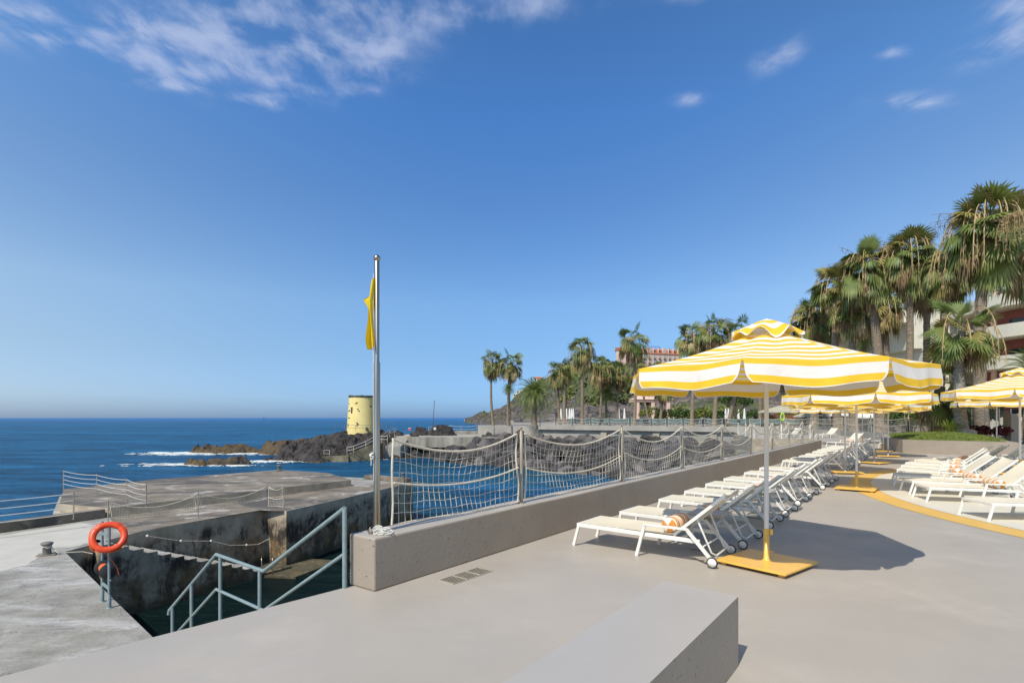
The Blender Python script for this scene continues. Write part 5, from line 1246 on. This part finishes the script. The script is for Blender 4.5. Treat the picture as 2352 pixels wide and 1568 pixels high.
def make_lounger(sling='sling'):
    root = empty('sun_lounger'); W_ = .31; zs = .285
    f = MB()
    for s in (-1, 1): f.bar((0, s * W_, zs - .02), (1.52, s * W_, zs - .035), .028, .045)
    f.bar((.012, -W_, zs - .02), (.012, W_, zs - .02), .028, .044); f.bar((1.25, -W_, zs - .06), (1.25, W_, zs - .06), .03, .03)
    f.build('seat_frame', M['white_frame'], root, bevel=.004)
    mb = MB(); n_ = 12; vs = []
    for i in range(n_ + 1):
        x = lerp(.02, 1.24, i / n_)
        for j in range(7): vs.append((x, lerp(-W_ + .004, W_ - .004, j / 6), zs + .004 - .018 * math.sin(math.pi * j / 6) * math.sin(math.pi * (.15 + .8 * i / n_))))
    mb.add(vs, [(i * 7 + j, (i + 1) * 7 + j, (i + 1) * 7 + j + 1, i * 7 + j + 1) for i in range(n_) for j in range(6)], 0, True)
    mb.build('seat', M[sling], root)
    for s in (-1, 1):
        mb = MB(); mb.bar((.02, s * W_, zs - .04), (-.05, s * (W_ + .0), 0), .03, .036); mb.build('leg', M['white_frame'], root, bevel=.003)
        mb = MB(); mb.bar((.90, s * (W_ + .03), .375), (.80, s * (W_ + .03), 0), .03, .036); mb.build('leg', M['white_frame'], root, bevel=.003)
        mb = MB(); mb.bar((.885, s * (W_ + .0305), .375), (1.40, s * (W_ + .0305), .375), .045, .022); mb.build('armrest', M['white_frame'], root, bevel=.005)
        mb = MB(); mb.bar((1.38, s * (W_ + .03), .378), (1.665, s * (W_ + .03), .065), .03, .036); mb.build('rear_leg', M['white_frame'], root, bevel=.003)
        wh = MB(); wh.lathe([(0, -.012), (.046, -.012), (.046, .012), (0, .012)], c=(1.67, s * (W_ + .062), .06), n=24, rot=Matrix.Rotation(R(90), 3, 'X')); w_ = wh.build('wheel', M['white_frame'], root)
        ty = MB(); ty.lathe([(.046, -.011), (.056, -.012), (.060, 0), (.056, .012), (.046, .011)], c=(1.67, s * (W_ + .062), .06), n=24, rot=Matrix.Rotation(R(90), 3, 'X')); ty.build('tyre', M['tyre'], w_)
    f = MB(); bd = Vector((math.cos(R(41)), 0, math.sin(R(41)))); b0 = Vector((1.22, 0, zs + .0)); BL = .74
    for s in (-1, 1): f.bar(b0 + Vector((0, s * (W_ - .028), 0)), b0 + bd * BL + Vector((0, s * (W_ - .028), 0)), .026, .034)
    f.bar(b0 + bd * BL * .985 + Vector((0, -W_ + .04, -.035)), b0 + bd * BL * .985 + Vector((0, W_ - .04, -.035)), .02, .02)
    br = f.build('backrest', M['white_frame'], root, bevel=.003)
    mb = MB(); vs = []; nr = Vector((-bd.z, 0, bd.x))
    for i in range(11):
        t = i / 10
        for j in range(7): vs.append(b0 + bd * BL * t + Vector((0, lerp(-W_ + .03, W_ - .03, j / 6), 0)) + nr * (.018 - .045 * math.sin(math.pi * j / 6) * t ** 2))
    mb.add(vs, [(i * 7 + j, (i + 1) * 7 + j, (i + 1) * 7 + j + 1, i * 7 + j + 1) for i in range(10) for j in range(6)], 0, True); mb.build('back_sling', M[sling], br)
    mb = MB(); c = b0 + bd * .33
    mb.tube([c + Vector((0, W_ - .07, -.02)), Vector((1.62, W_ - .08, .13)), Vector((1.66, W_ - .12, .10)), Vector((1.66, -W_ + .12, .10)), Vector((1.62, -W_ + .08, .13)), c + Vector((0, -W_ + .07, -.02))], .011, 8); mb.tube([Vector((1.55, W_ - .03, .2)), Vector((1.55, -W_ + .03, .2))], .009, 8)
    mb.build('support_frame', M['white_frame'], root)
    return root
def make_bolster(seed=0):
    mb = MB(); L = .50; r_ = .088; n = 28; rings = []
    xs = [(-L / 2 - .012, .001), (-L / 2 - .008, .05), (-L / 2 + .004, .08)]
    nb = 15; seq = xs + [(lerp(-L / 2 + .02, L / 2 - .02, i / nb), r_ * (1 - .04 * math.cos(i * 2))) for i in range(nb + 1)] + [(-a, b) for a, b in xs[::-1]]
    vs = []
    for y, r in seq:
        for j in range(n): a_ = 2 * math.pi * j / n; vs.append((r * math.cos(a_), y, r * .94 * math.sin(a_)))
    for i in range(len(seq) - 1):
        end = i < 3 or i >= len(seq) - 4
        for j in range(n):
            m_ = ((j // 5) % 2) if end else (i % 2)
            mb.add([vs[i * n + j], vs[(i + 1) * n + j], vs[(i + 1) * n + (j + 1) % n], vs[i * n + (j + 1) % n]], [(0, 1, 2, 3)], m_, True)
    me_o = mb.build('bolster_cushion', [M['c_orange'], M['c_white']]); return me_o
L0 = make_lounger(); B0 = make_bolster(); used = {'l': False, 'b': False}
def place_lounger(x, y, ang, label, group, bol=None, z=0., yoff=0., src=None):
    o = L0 if (not used['l'] and src is None) else copy_tree(src or L0)
    if src is None: used['l'] = True
    o.location = (x, y, z); o.rotation_euler = (0, 0, ang); tag(o, label, 'sun lounger', group)
    if bol:
        b = B0 if not used['b'] else B0.copy()
        if used['b']: col.objects.link(b)
        used['b'] = True
        M2 = Matrix.Rotation(ang, 3, 'Z'); p = M2 @ Vector((1.14 if bol[1:] != 'lean' else 1.2, yoff, .285 + .088))
        b.location = (x + p.x, y + p.y, z + p.z); b.rotation_euler = (0, 0, ang + yoff * .6); tag(b, bol, 'cushion', 'striped bolster cushions')
angN = math.atan2(NDIR.y, NDIR.x)
ords = ['first', 'second', 'third', 'fourth', 'fifth', 'sixth', 'seventh', 'eighth', 'ninth', 'tenth', 'eleventh', 'twelfth', 'thirteenth', 'fourteenth', 'fifteenth', 'sixteenth', 'seventeenth']
srow = [6.0, 7.11, 8.56, 9.78, 11.1, 12.3, 13.95, 15.5, 18.6, 19.8, 21.1, 22.4, 24.2, 25.5, 26.7, 28.1, 29.4]
rnd = random.Random(14)
for i, s in enumerate(srow):
    p = ST(s + .31, -3.44 + rnd.uniform(-.03, .03))
    far = 'nearest lounger' if i == 0 else f'{ords[i]} lounger'
    hasb = i in (0, 1, 3, 4, 6, 8, 9, 11, 13, 14, 15)
    place_lounger(p.x, p.y, angN + rnd.uniform(-.025, .025), f'white {far} of the parapet row, counted from the flagpole end', 'loungers in a row along the parapet',
                  (f'orange striped bolster on the {far} of the parapet row' if hasb else None), yoff=rnd.uniform(-.08, .06))
# right-hand loungers fanned round the painted circle
rspots = [((7.42, 8.78), 0, 'nearest lounger of the circle group, cut by the right picture edge', False), ((8.0, 10.72), 0, 'second nearest lounger of the circle group, its foot on the yellow ring', True),
          ((8.45, 11.75), .05, 'third lounger of the circle group going away from the camera', True), ((9.05, 13.0), .02, 'fourth lounger of the circle group, beside the second parasol', True),
          ((10.1, 14.35), -.02, 'fifth lounger of the circle group going away from the camera', True), ((11.0, 15.45), .0, 'sixth lounger of the circle group, its backrest turned in shade', True),
          ((11.85, 16.45), .05, 'seventh lounger of the circle group, towards the planter', True), ((12.95, 17.5), 0., 'eighth lounger of the circle group, towards the planter', True), ((14.1, 18.2), .0, 'farthest lounger of the circle group below the planter', True), ((15.6, 18.9), 0, 'circle lounger at the right edge below the planter end', False)]
for i, ((x, y), da, lab, hb) in enumerate(rspots):
    to = (CC.xy - Vector((x, y))); ang = math.atan2(to.y, to.x) * (1 if i < 5 else .75) - (0 if i < 5 else .12) + da
    place_lounger(x, y, ang, 'white ' + lab, 'loungers fanned round the painted circle', (f'orange striped bolster on the {ords[i]} circle lounger' if hb else None), yoff=[0, -.05, .02, .04, 0, -.03, 0, .05, 0, 0][i])
# loungers at the far end
place_lounger(17.2, 29.6, R(12), 'white lounger facing us beyond the end of the parapet', 'far end loungers', 'orange striped bolster on the lounger beyond the parapet end')
place_lounger(19.4, 28.6, R(14), 'white lounger facing us left of the planter corner', 'far end loungers', 'orange striped bolster on the lounger by the planter corner')
place_lounger(22.9, 27.2, R(60), 'white lounger with raised back behind the planter', 'far end loungers', None)
place_lounger(22.0, 44.6, R(22), 'left white lounger on the platform beyond the net fence', 'far platform loungers', None)
place_lounger(24.6, 44.0, R(22), 'right white lounger on the platform beyond the net fence', 'far platform loungers', None)
# teal loungers on the promenade
mb = MB()
for sy in (-.31, .31):
    mb.bar((0, sy, .30), (1.9, sy, .30), .03, .04); mb.bar((1.2, sy, .31), (1.85, sy, .95), .03, .03)
    for sx in (.08, 1.75): mb.bar((sx, sy, .28), (sx, sy, 0), .03, .03)
mb.box((.62, 0, .325), (1.2, .6, .02), m=1); mb.bar((1.2, 0, .33), (1.85, 0, .97), .6, .02, m=1)
TL = mb.build('sun_lounger', [M['dark_metal'], M['teal_sling']]); firstT = True
for k in range(63):
    row = k // 21; x_ = 1310 + (k % 21) * 27 + row * 9; Y_ = lerp(91, 71, (x_ - 1310) / 560) + row * 3.2
    p = D(x_, 959, Y_); o = TL if firstT else TL.copy()
    if not firstT: col.objects.link(o)
    firstT = False
    o.location = (p.x, p.y, .3); o.rotation_euler = (0, 0, R(78 + (k * 37 % 11))); o.scale = (1.1, 1.15, 1.15); tag(o, 'teal lounger on the promenade behind the far net fence', 'sun lounger', 'teal loungers on the promenade')
# side tables
def side_table(x, y, label):
    r_ = empty('side_table', (x, y, 0)); tag(r_, label, 'side table', 'side tables between the loungers')
    mb = MB(); mb.box((0, 0, .43), (.42, .42, .03), angN); mb.build('table_top', M['table'], r_, bevel=.03)
    mb = MB(); mb.box((0, 0, .22), (.05, .05, .4), angN); mb.build('pedestal', M['table'], r_)
    mb = MB(); mb.box((0, 0, .012), (.36, .36, .02), angN); mb.build('base', M['table'], r_, bevel=.005)
for s, l in ((6.87, 'grey side table between the two nearest parapet loungers'), (9.5, 'grey side table between the third and fourth parapet loungers'), (12.0, 'grey side table between the fifth and sixth parapet loungers'), (14.8, 'grey side table between the seventh and eighth parapet loungers')):
    p = ST(s, -2.1); side_table(p.x, p.y, l)

# planter with lawn
pl = [(17.7, 24.9), (18.3, 24.25), (19.0, 23.6), (19.7, 22.9), (20.4, 22.1), (21.6, 24.0), (24.5, 29.0), (26.2, 31.6), (22.3, 33.2), (18.6, 27.6)]
root = empty('planter', (17.7, 24.9, 0)); tag(root, 'low curved taupe planter wall enclosing lawn and two palms', 'planter')
mb = MB(); mb.prism(pl, .001, .60); mb.build('planter_wall', M['wall'], root, loc=-root.location, bevel=.02)
mb = MB(); rnd = random.Random(6)
cxp = sum(p[0] for p in pl) / 10; cyp = sum(p[1] for p in pl) / 10
vs = [(cxp, cyp, .86)]; NR = 8
for r in range(1, NR + 1):
    for p in pl:
        t = r / NR * .86; vs.append((lerp(cxp, p[0], t), lerp(cyp, p[1], t), .605 + .26 * (1 - (r / NR) ** 2)))
n_ = len(pl)
fs = [(0, 1 + i, 1 + (i + 1) % n_) for i in range(n_)] + [(1 + (r - 1) * n_ + i, 1 + r * n_ + i, 1 + r * n_ + (i + 1) % n_, 1 + (r - 1) * n_ + (i + 1) % n_) for r in range(1, NR) for i in range(n_)]
mb.add(vs, fs, 0, True)
for _ in range(9000):
    i = rnd.randrange(n_); t = math.sqrt(rnd.random()) * .86; s = rnd.random(); px_, py_ = lerp(pl[i][0], pl[(i + 1) % n_][0], s), lerp(pl[i][1], pl[(i + 1) % n_][1], s)
    p = Vector((lerp(cxp, px_, t), lerp(cyp, py_, t), .60 + .26 * (1 - (t / .93) ** 2))); a_ = rnd.uniform(0, 6.28); w = Vector((math.cos(a_), math.sin(a_), 0)) * .012; e = p + Vector((rnd.gauss(0, .03), rnd.gauss(0, .03), rnd.uniform(.05, .10)))
    mb.add([p - w, p + w, e], [(0, 1, 2)])
tag(mb.build('grass', M['grassm']), kind='stuff')
# rock ring at the foot of the grey palm
pb = G(2210, 1004, .62); o = bpy.data.objects.new('rock', BM[3]); col.objects.link(o)
mb = MB(); 
o.location = pb + Vector((0, -.25, .08)); o.scale = (.55, .45, .38); M['rock_grey'] = mk('grey_rock', (.2, .195, .185), (.34, .33, .31), .9, 2.5, 7, .7, 8); o.data = o.data.copy(); o.data.materials[0] = M['rock_grey']
tag(o, 'lumpy grey rock at the foot of the grey trunked palm', 'rock')
# plants
def leafy(name, c, r, n, size, mat, label, cat, flat=.8, group=None, tall=0.):
    r_ = empty(name, c); tag(r_, label, cat, group); mb = MB(); rn = random.Random(int(abs(c[0] * 31 + c[1] * 17)))
    nb = max(3, int(n / 160))
    for _ in range(nb):
        q = Vector((rn.uniform(-1, 1) * r[0] * .65, rn.uniform(-1, 1) * r[1] * .65, r[2] * rn.uniform(.3, .8)))
        clump(mb, q, min(r) * rn.uniform(.45, .75), int(n / nb), size, rn, 0, flat)
    mb.build('foliage', M[mat], r_)
    mb = MB()
    for _ in range(5):
        a_ = rn.uniform(0, 6.28); mb.tube([(0, 0, -.1), (r[0] * .4 * math.cos(a_), r[1] * .4 * math.sin(a_), r[2] * .6)], .02 * max(1, r[2]), 5)
    mb.build('stem', M['trunk'], r_); return r_
def spiky(c, s, n, mat, label):
    r_ = empty('spiky_plant', c); tag(r_, label, 'plant'); mb = MB(); rn = random.Random(3)
    for k in range(n):
        az = k * 2.4; el = R(rn.uniform(25, 80)); d = Vector((math.cos(az) * math.cos(el), math.sin(az) * math.cos(el), math.sin(el))); sdv = Vector((-math.sin(az), math.cos(az), 0)) * .035 * s
        m_ = d * s * .55; e = d * s + Vector((0, 0, -.15 * s)); mb.add([Vector((0, 0, 0)), m_ - sdv, m_ + sdv, e], [(0, 1, 2), (1, 3, 2)])
    mb.build('leaf_rosette', M[mat], r_)
spiky(G(2183, 1003, .65), 1.15, 46, 'bush_lime', 'bright green spiky plant between the two planter palms')
for k in range(5):
    leafy('maroon_plant', D(2236 + k * 17, 1006, 28.3 - .2 * k), (.55, .4, .6), 500, .06, 'maroon', ['maroon leaved plant nearest the grey trunked palm', 'second maroon leaved plant behind the planter', 'middle maroon leaved plant behind the planter', 'fourth maroon leaved plant behind the planter', 'rightmost maroon leaved plant beside the taupe pillar'][k], 'plant', group='maroon plants behind the planter')
hedge = [((2010, 62), 'dark leafy shrub left of the far parasol poles'), ((2050, 50), 'green leafy shrub behind the taller net fence'), ((2095, 44), 'bright green shrub behind the taller net fence'), ((2130, 42), 'green shrub left of the shaggy planter palm'), ((2182, 42), 'green shrub seen between the planter palms'), ((2240, 44), 'green shrub right of the grey trunked palm')]
for (px_, Y_), l in hedge:
    c = D(px_, 959, Y_); c.z = .3; leafy('leafy_shrub', c, (1.9, 1.4, 2.2), 1500, .14, 'bush', l, 'shrub', group='shrubs behind the terrace fence')
rn = random.Random(77)
sh = []
for k in range(26):
    px_ = 1500 + k * 31 + rn.uniform(-8, 8); Y_ = rn.uniform(100, 140); sh.append((px_, Y_))
for k, (px_, Y_) in enumerate(sh):
    c = D(px_, 959, Y_); c.z = .3; s_ = rn.uniform(1.5, 4.0)
    leafy('garden_shrub', c, (s_ * 1.3, s_, s_), 700, .28, 'bush_lime' if k % 3 == 0 else 'bush', 'green garden shrub at the foot of the hill behind the promenade', 'shrub', group='garden shrubs at the foot of the hill')
# spreading bare-branched tree under the near parasol
tb = D(1688, 959, 96); tb.z = .3; root = empty('spreading_tree', tb); tag(root, 'small spreading tree with bare dark limbs under the near parasol', 'tree')
mb = MB(); rn = random.Random(12); tips = []
def branch(p, d, L, r, lev):
    q = p + d * L; mb.tube([p, p + d * L * .5 + Vector((rn.uniform(-.1, .1) * L, 0, 0)), q], [r, r * .8, r * .6], 6, cap=False)
    if lev == 0: tips.append(q); return
    for _ in range(3):
        nd = (d + Vector((rn.gauss(0, .5), rn.gauss(0, .5), rn.gauss(0.1, .25)))).normalized(); branch(q, nd, L * .72, r * .6, lev - 1)
for k in range(3): branch(Vector((k * .2 - .2, 0, 0)), Vector((rn.uniform(-.5, .5), rn.uniform(-.3, .3), 1)).normalized(), 1.9, .16, 3)
mb.build('trunk', M['trunk'], root); mb = MB()
for t_ in tips: clump(mb, t_ + Vector((0, 0, .2)), .7, 26, .2, rn)
mb.build('crown', M['bush'], root)

# closed white parasols on the promenade
mb = MB()
def closed_parasol(px_, Y_, h, label, mat='parasol_white', first=[None]):
    c = D(px_, 959, Y_); c.z = .3; r_ = empty('closed_parasol', c); tag(r_, label, 'parasol', 'closed parasols on the promenade')
    m1 = MB(); m1.tube([(0, 0, 0), (0, 0, h)], .04, 8); m1.build('pole', M['pole_white'], r_)
    m1 = MB(); m1.lathe([(.34, h * .28), (.36, h * .34), (.26, h * .55), (.2, h * .8), (.12, h * .95), (.0, h * 1.02)], n=12); o = m1.build('folded_canopy', M[mat], r_)
    me = o.data
    for v in me.vertices:
        a_ = math.atan2(v.co.y, v.co.x); f = 1 + .12 * math.sin(6 * a_); v.co.x *= f; v.co.y *= f
    return r_
cp = [(1300 + c / 3.92) * .91875 for c in (402, 428, 456, 486, 505, 522, 968, 1024, 1240, 1498)] + [(1580 + c / 7.35) * .91875 for c in (755, 960, 1055, 1297, 1425, 1720, 1770, 1800, 1955, 2065)]
for k, x_ in enumerate(cp):
    closed_parasol(x_, 140 if k < 6 else 128, 3.7 if k < 6 else 3.5, 'tall closed white parasol of the tight bunch right of the date palm' if k < 6 else 'closed white parasol standing alone on the promenade')
closed_parasol((1300 + 1130 / 3.92) * .91875, 126, 3.0, 'closed orange parasol beside the pink pillar', 'yellow_steel')
# pink pillar and loggia
pp = D(1462 + 1.5, 959, 118); pp.z = .3
root = empty('pink_pavilion', D(1464, 959, 122)); root.location.z = .3; tag(root, 'small pink columned pavilion with tiled roof behind the palms', 'building')
for s in (0, 3.4, 6.8):
    mb = MB(); mb.box((s, 0, 2.4), (.75, .75, 4.8)); mb.build('pillar', M['pink'], root)
mb = MB(); mb.box((3.4, 2, 5.1), (8.6, 5, .5)); mb.build('beam', M['pink'], root)
mb = MB(); mb.add([(-1, -.8, 5.36), (7.9, -.8, 5.36), (7.9, 4.8, 5.36), (-1, 4.8, 5.36), (1, 2, 6.4), (5.8, 2, 6.4)], [(0, 1, 5, 4), (1, 2, 5), (2, 3, 4, 5), (3, 0, 4), (3, 2, 1, 0)]); mb.build('roof', M['pink'], root)
# brown timber pergola and beach bar
root = empty('timber_deck', D(1770, 959, 92)); root.location.z = .3; tag(root, 'brown timber fenced deck behind the far end of the sea wall', 'deck')
mb = MB(); mb.box((3.5, 0, .9), (9, 3, 1.8)); mb.build('platform', M['wood'], root)
mb = MB()
for k in range(10): mb.bar((-1 + k, -1.55, 1.8), (-1 + k, -1.55, 2.9), .1, .1)
for k in range(9): mb.bar((-1 + k, -1.55, 1.85), (k, -1.55, 2.8), .06, .06); mb.bar((k, -1.55, 1.85), (-1 + k, -1.55, 2.8), .06, .06)
mb.bar((-1, -1.55, 2.9), (8, -1.55, 2.9), .1, .1); mb.build('balustrade', M['wood'], root)
root = empty('beach_bar', D(1905, 959, 64)); root.location.z = .3; tag(root, 'dark open beach bar with stone pillars and white counter behind the fence', 'building')
mb = MB(); mb.box((6, 3, 2.5), (14, 5, .5)); mb.build('roof', M['brown'], root)
mb = MB(); mb.box((6, 5.2, 1.2), (13.6, .3, 2.2)); mb.build('back_wall', M['dark_metal'], root)
for s in (0, 2.7, 6.6, 12.4): mb = MB(); mb.box((s, .6, 1.12), (.75, .6, 2.24)); mb.build('pillar', M['brown'], root)
mb = MB(); mb.box((4.6, 0, .65), (3.6, .5, .95)); mb.build('counter', M['hotel_white'], root)
def open_parasol(px_, Y_, ztop, rad, mat, label):
    c = D(px_, 959, Y_); c.z = .3; r_ = empty('plain_parasol', c); tag(r_, label, 'parasol'); m1 = MB(); m1.tube([(0, 0, 0), (0, 0, ztop)], .035, 8); m1.build('pole', M['pole_white'], r_)
    m1 = MB(); m1.lathe([(0, ztop + .02), (rad * .5, ztop - .28), (rad, ztop - .62), (rad, ztop - .74), (rad - .01, ztop - .63), (rad * .5, ztop - .31), (0, ztop - .02)], n=8, sm=False); m1.build('canopy', M[mat], r_)
open_parasol(1797, 52, 2.5, 2.3, 'parasol_beige', 'plain beige parasol left of the striped one with grey sleeve')
open_parasol(1857, 66, 2.1, 1.8, 'parasol_beige', 'smaller plain beige parasol behind the platform')
open_parasol(1945, 55, 2.2, 1.7, 'parasol_white', 'plain white parasol beyond the taller net fence')
open_parasol(1995, 50, 2.0, 1.5, 'parasol_white', 'plain white parasol nearer the shrubs beyond the fence')
# boundary wall and taller net fence
bw = [Vector((23.4, 61, 0)), Vector((27.5, 55, 0)), Vector((30.1, 50, 0)), Vector((27.4, 42, 0)), Vector((24.9, 34.8, 0)), Vector((26.4, 32.6, 0))]
bw = [D(1790, 959, 56), D(1868, 959, 53), D(1935, 959, 49), D(2000, 959, 42), D(2086, 959, 35.2), D(2140, 959, 33.8)]
root = empty('boundary_wall', (bw[0].x, bw[0].y, 0)); tag(root, 'low grey wall closing the far end of the terrace', 'wall')
mb = MB()
for a, b in zip(bw[:-1], bw[1:]):
    d = (b - a); d.z = 0; d.normalize(); s_ = Vector((d.y, -d.x, 0)) * .15; mb.prism([tuple((a + s_).xy), tuple((b + s_).xy), tuple((b - s_).xy), tuple((a - s_).xy)], .001, .45)
mb.build('wall_run', M['grey_conc'], root, loc=-root.location)
fpts = [Vector((p.x, p.y, .45)) for p in bw]
root = empty('net_fence', fpts[0]); tag(root, 'taller rope net fence on the low wall in front of the beach bar', 'fence')
posts_at(fpts, 1.35, root, .04, 'dark_metal')
for i in range(len(fpts) - 1): net_panel(fpts[i], fpts[i + 1], 1.15, .16, .15, 34, 8, root, thin=.0045, thick=.016, seed=60 + i, n=3, seg=10, midh=.62)
pf_ = [Vector((x, y, 0)) for x, y in ((23.0, 42.4), (20.9, 42.6), (18.85, 42.8), (20.2, 47.5), (21.6, 52.5))]
root = empty('net_fence', pf_[0]); tag(root, 'white rope net fence round the platform with two loungers', 'fence')
posts_at(pf_, 1.1, root, .03, 'white_rail')
for i in range(len(pf_) - 1): net_panel(pf_[i], pf_[i + 1], 1.0, .2, .15, 20, 6, root, thin=.005, thick=.016, seed=80 + i, n=3, seg=8)
root = empty('lime_lifebuoy', D(1797, 957, 46)); tag(root, 'lime green ring buoy on a grey post beyond the parapet', 'lifebuoy')
mb = MB(); vs = []
for i in range(24):
    a_ = 2 * math.pi * i / 24
    for j in range(8): b_ = 2 * math.pi * j / 8; rr = .27 + .06 * math.cos(b_); vs.append((rr * math.cos(a_) * .55, .06 * math.sin(b_), rr * math.sin(a_) * 1.1))
mb.add(vs, [(i * 8 + j, ((i + 1) % 24) * 8 + j, ((i + 1) % 24) * 8 + (j + 1) % 8, i * 8 + (j + 1) % 8) for i in range(24) for j in range(8)], 0, True); mb.build('ring', M['lime'], root)
mb = MB(); mb.tube([(0, .1, -1.66), (0, .1, .1)], .05, 8); mb.build('post', M['post'], root)
# taupe pillar and gate at the right edge
c = D(2332, 959, 27.2); root = empty('taupe_pillar', (c.x, c.y, 0)); tag(root, 'taupe rendered pillar beside the dark gate at the right edge', 'pillar')
mb = MB(); mb.box((0, .2, .9), (.45, .45, 1.8)); mb.build('shaft', M['brown'], root, bevel=.01)
root = empty('metal_gate', (c.x + .3, c.y + .1, 0)); tag(root, 'dark metal gate at the right picture edge', 'gate')
mb = MB(); mb.box((1.0, 0, .85), (1.5, .06, 1.6)); mb.build('panel', M['dark_metal'], root)
mb = MB()
for s in (.22, 1.8): mb.box((s, 0, .88), (.06, .09, 1.72))
mb.build('gate_frame', M['post'], root)
# wire fence behind the maroon plants
wf = [D(2232, 959, 31.5), D(2262, 959, 31), D(2295, 959, 30.5), D(2322, 959, 30)]
for p in wf: p.z = .1
root = empty('wire_fence', wf[0]); tag(root, 'dark wire mesh fence behind the maroon plants', 'fence'); posts_at(wf, 2.0, root, .03, 'dark_metal')
for a, b in zip(wf[:-1], wf[1:]):
    mb = MB()
    for k in range(1, 12): p = lerp(a, b, k / 12); mb.bar(p, p + Vector((0, 0, 1.9)), .008, .008)
    for k in range(1, 14): mb.bar(a + Vector((0, 0, k * .145)), b + Vector((0, 0, k * .145)), .008, .008)
    mb.build('mesh_panel', M['dark_metal'], root, loc=-root.location)
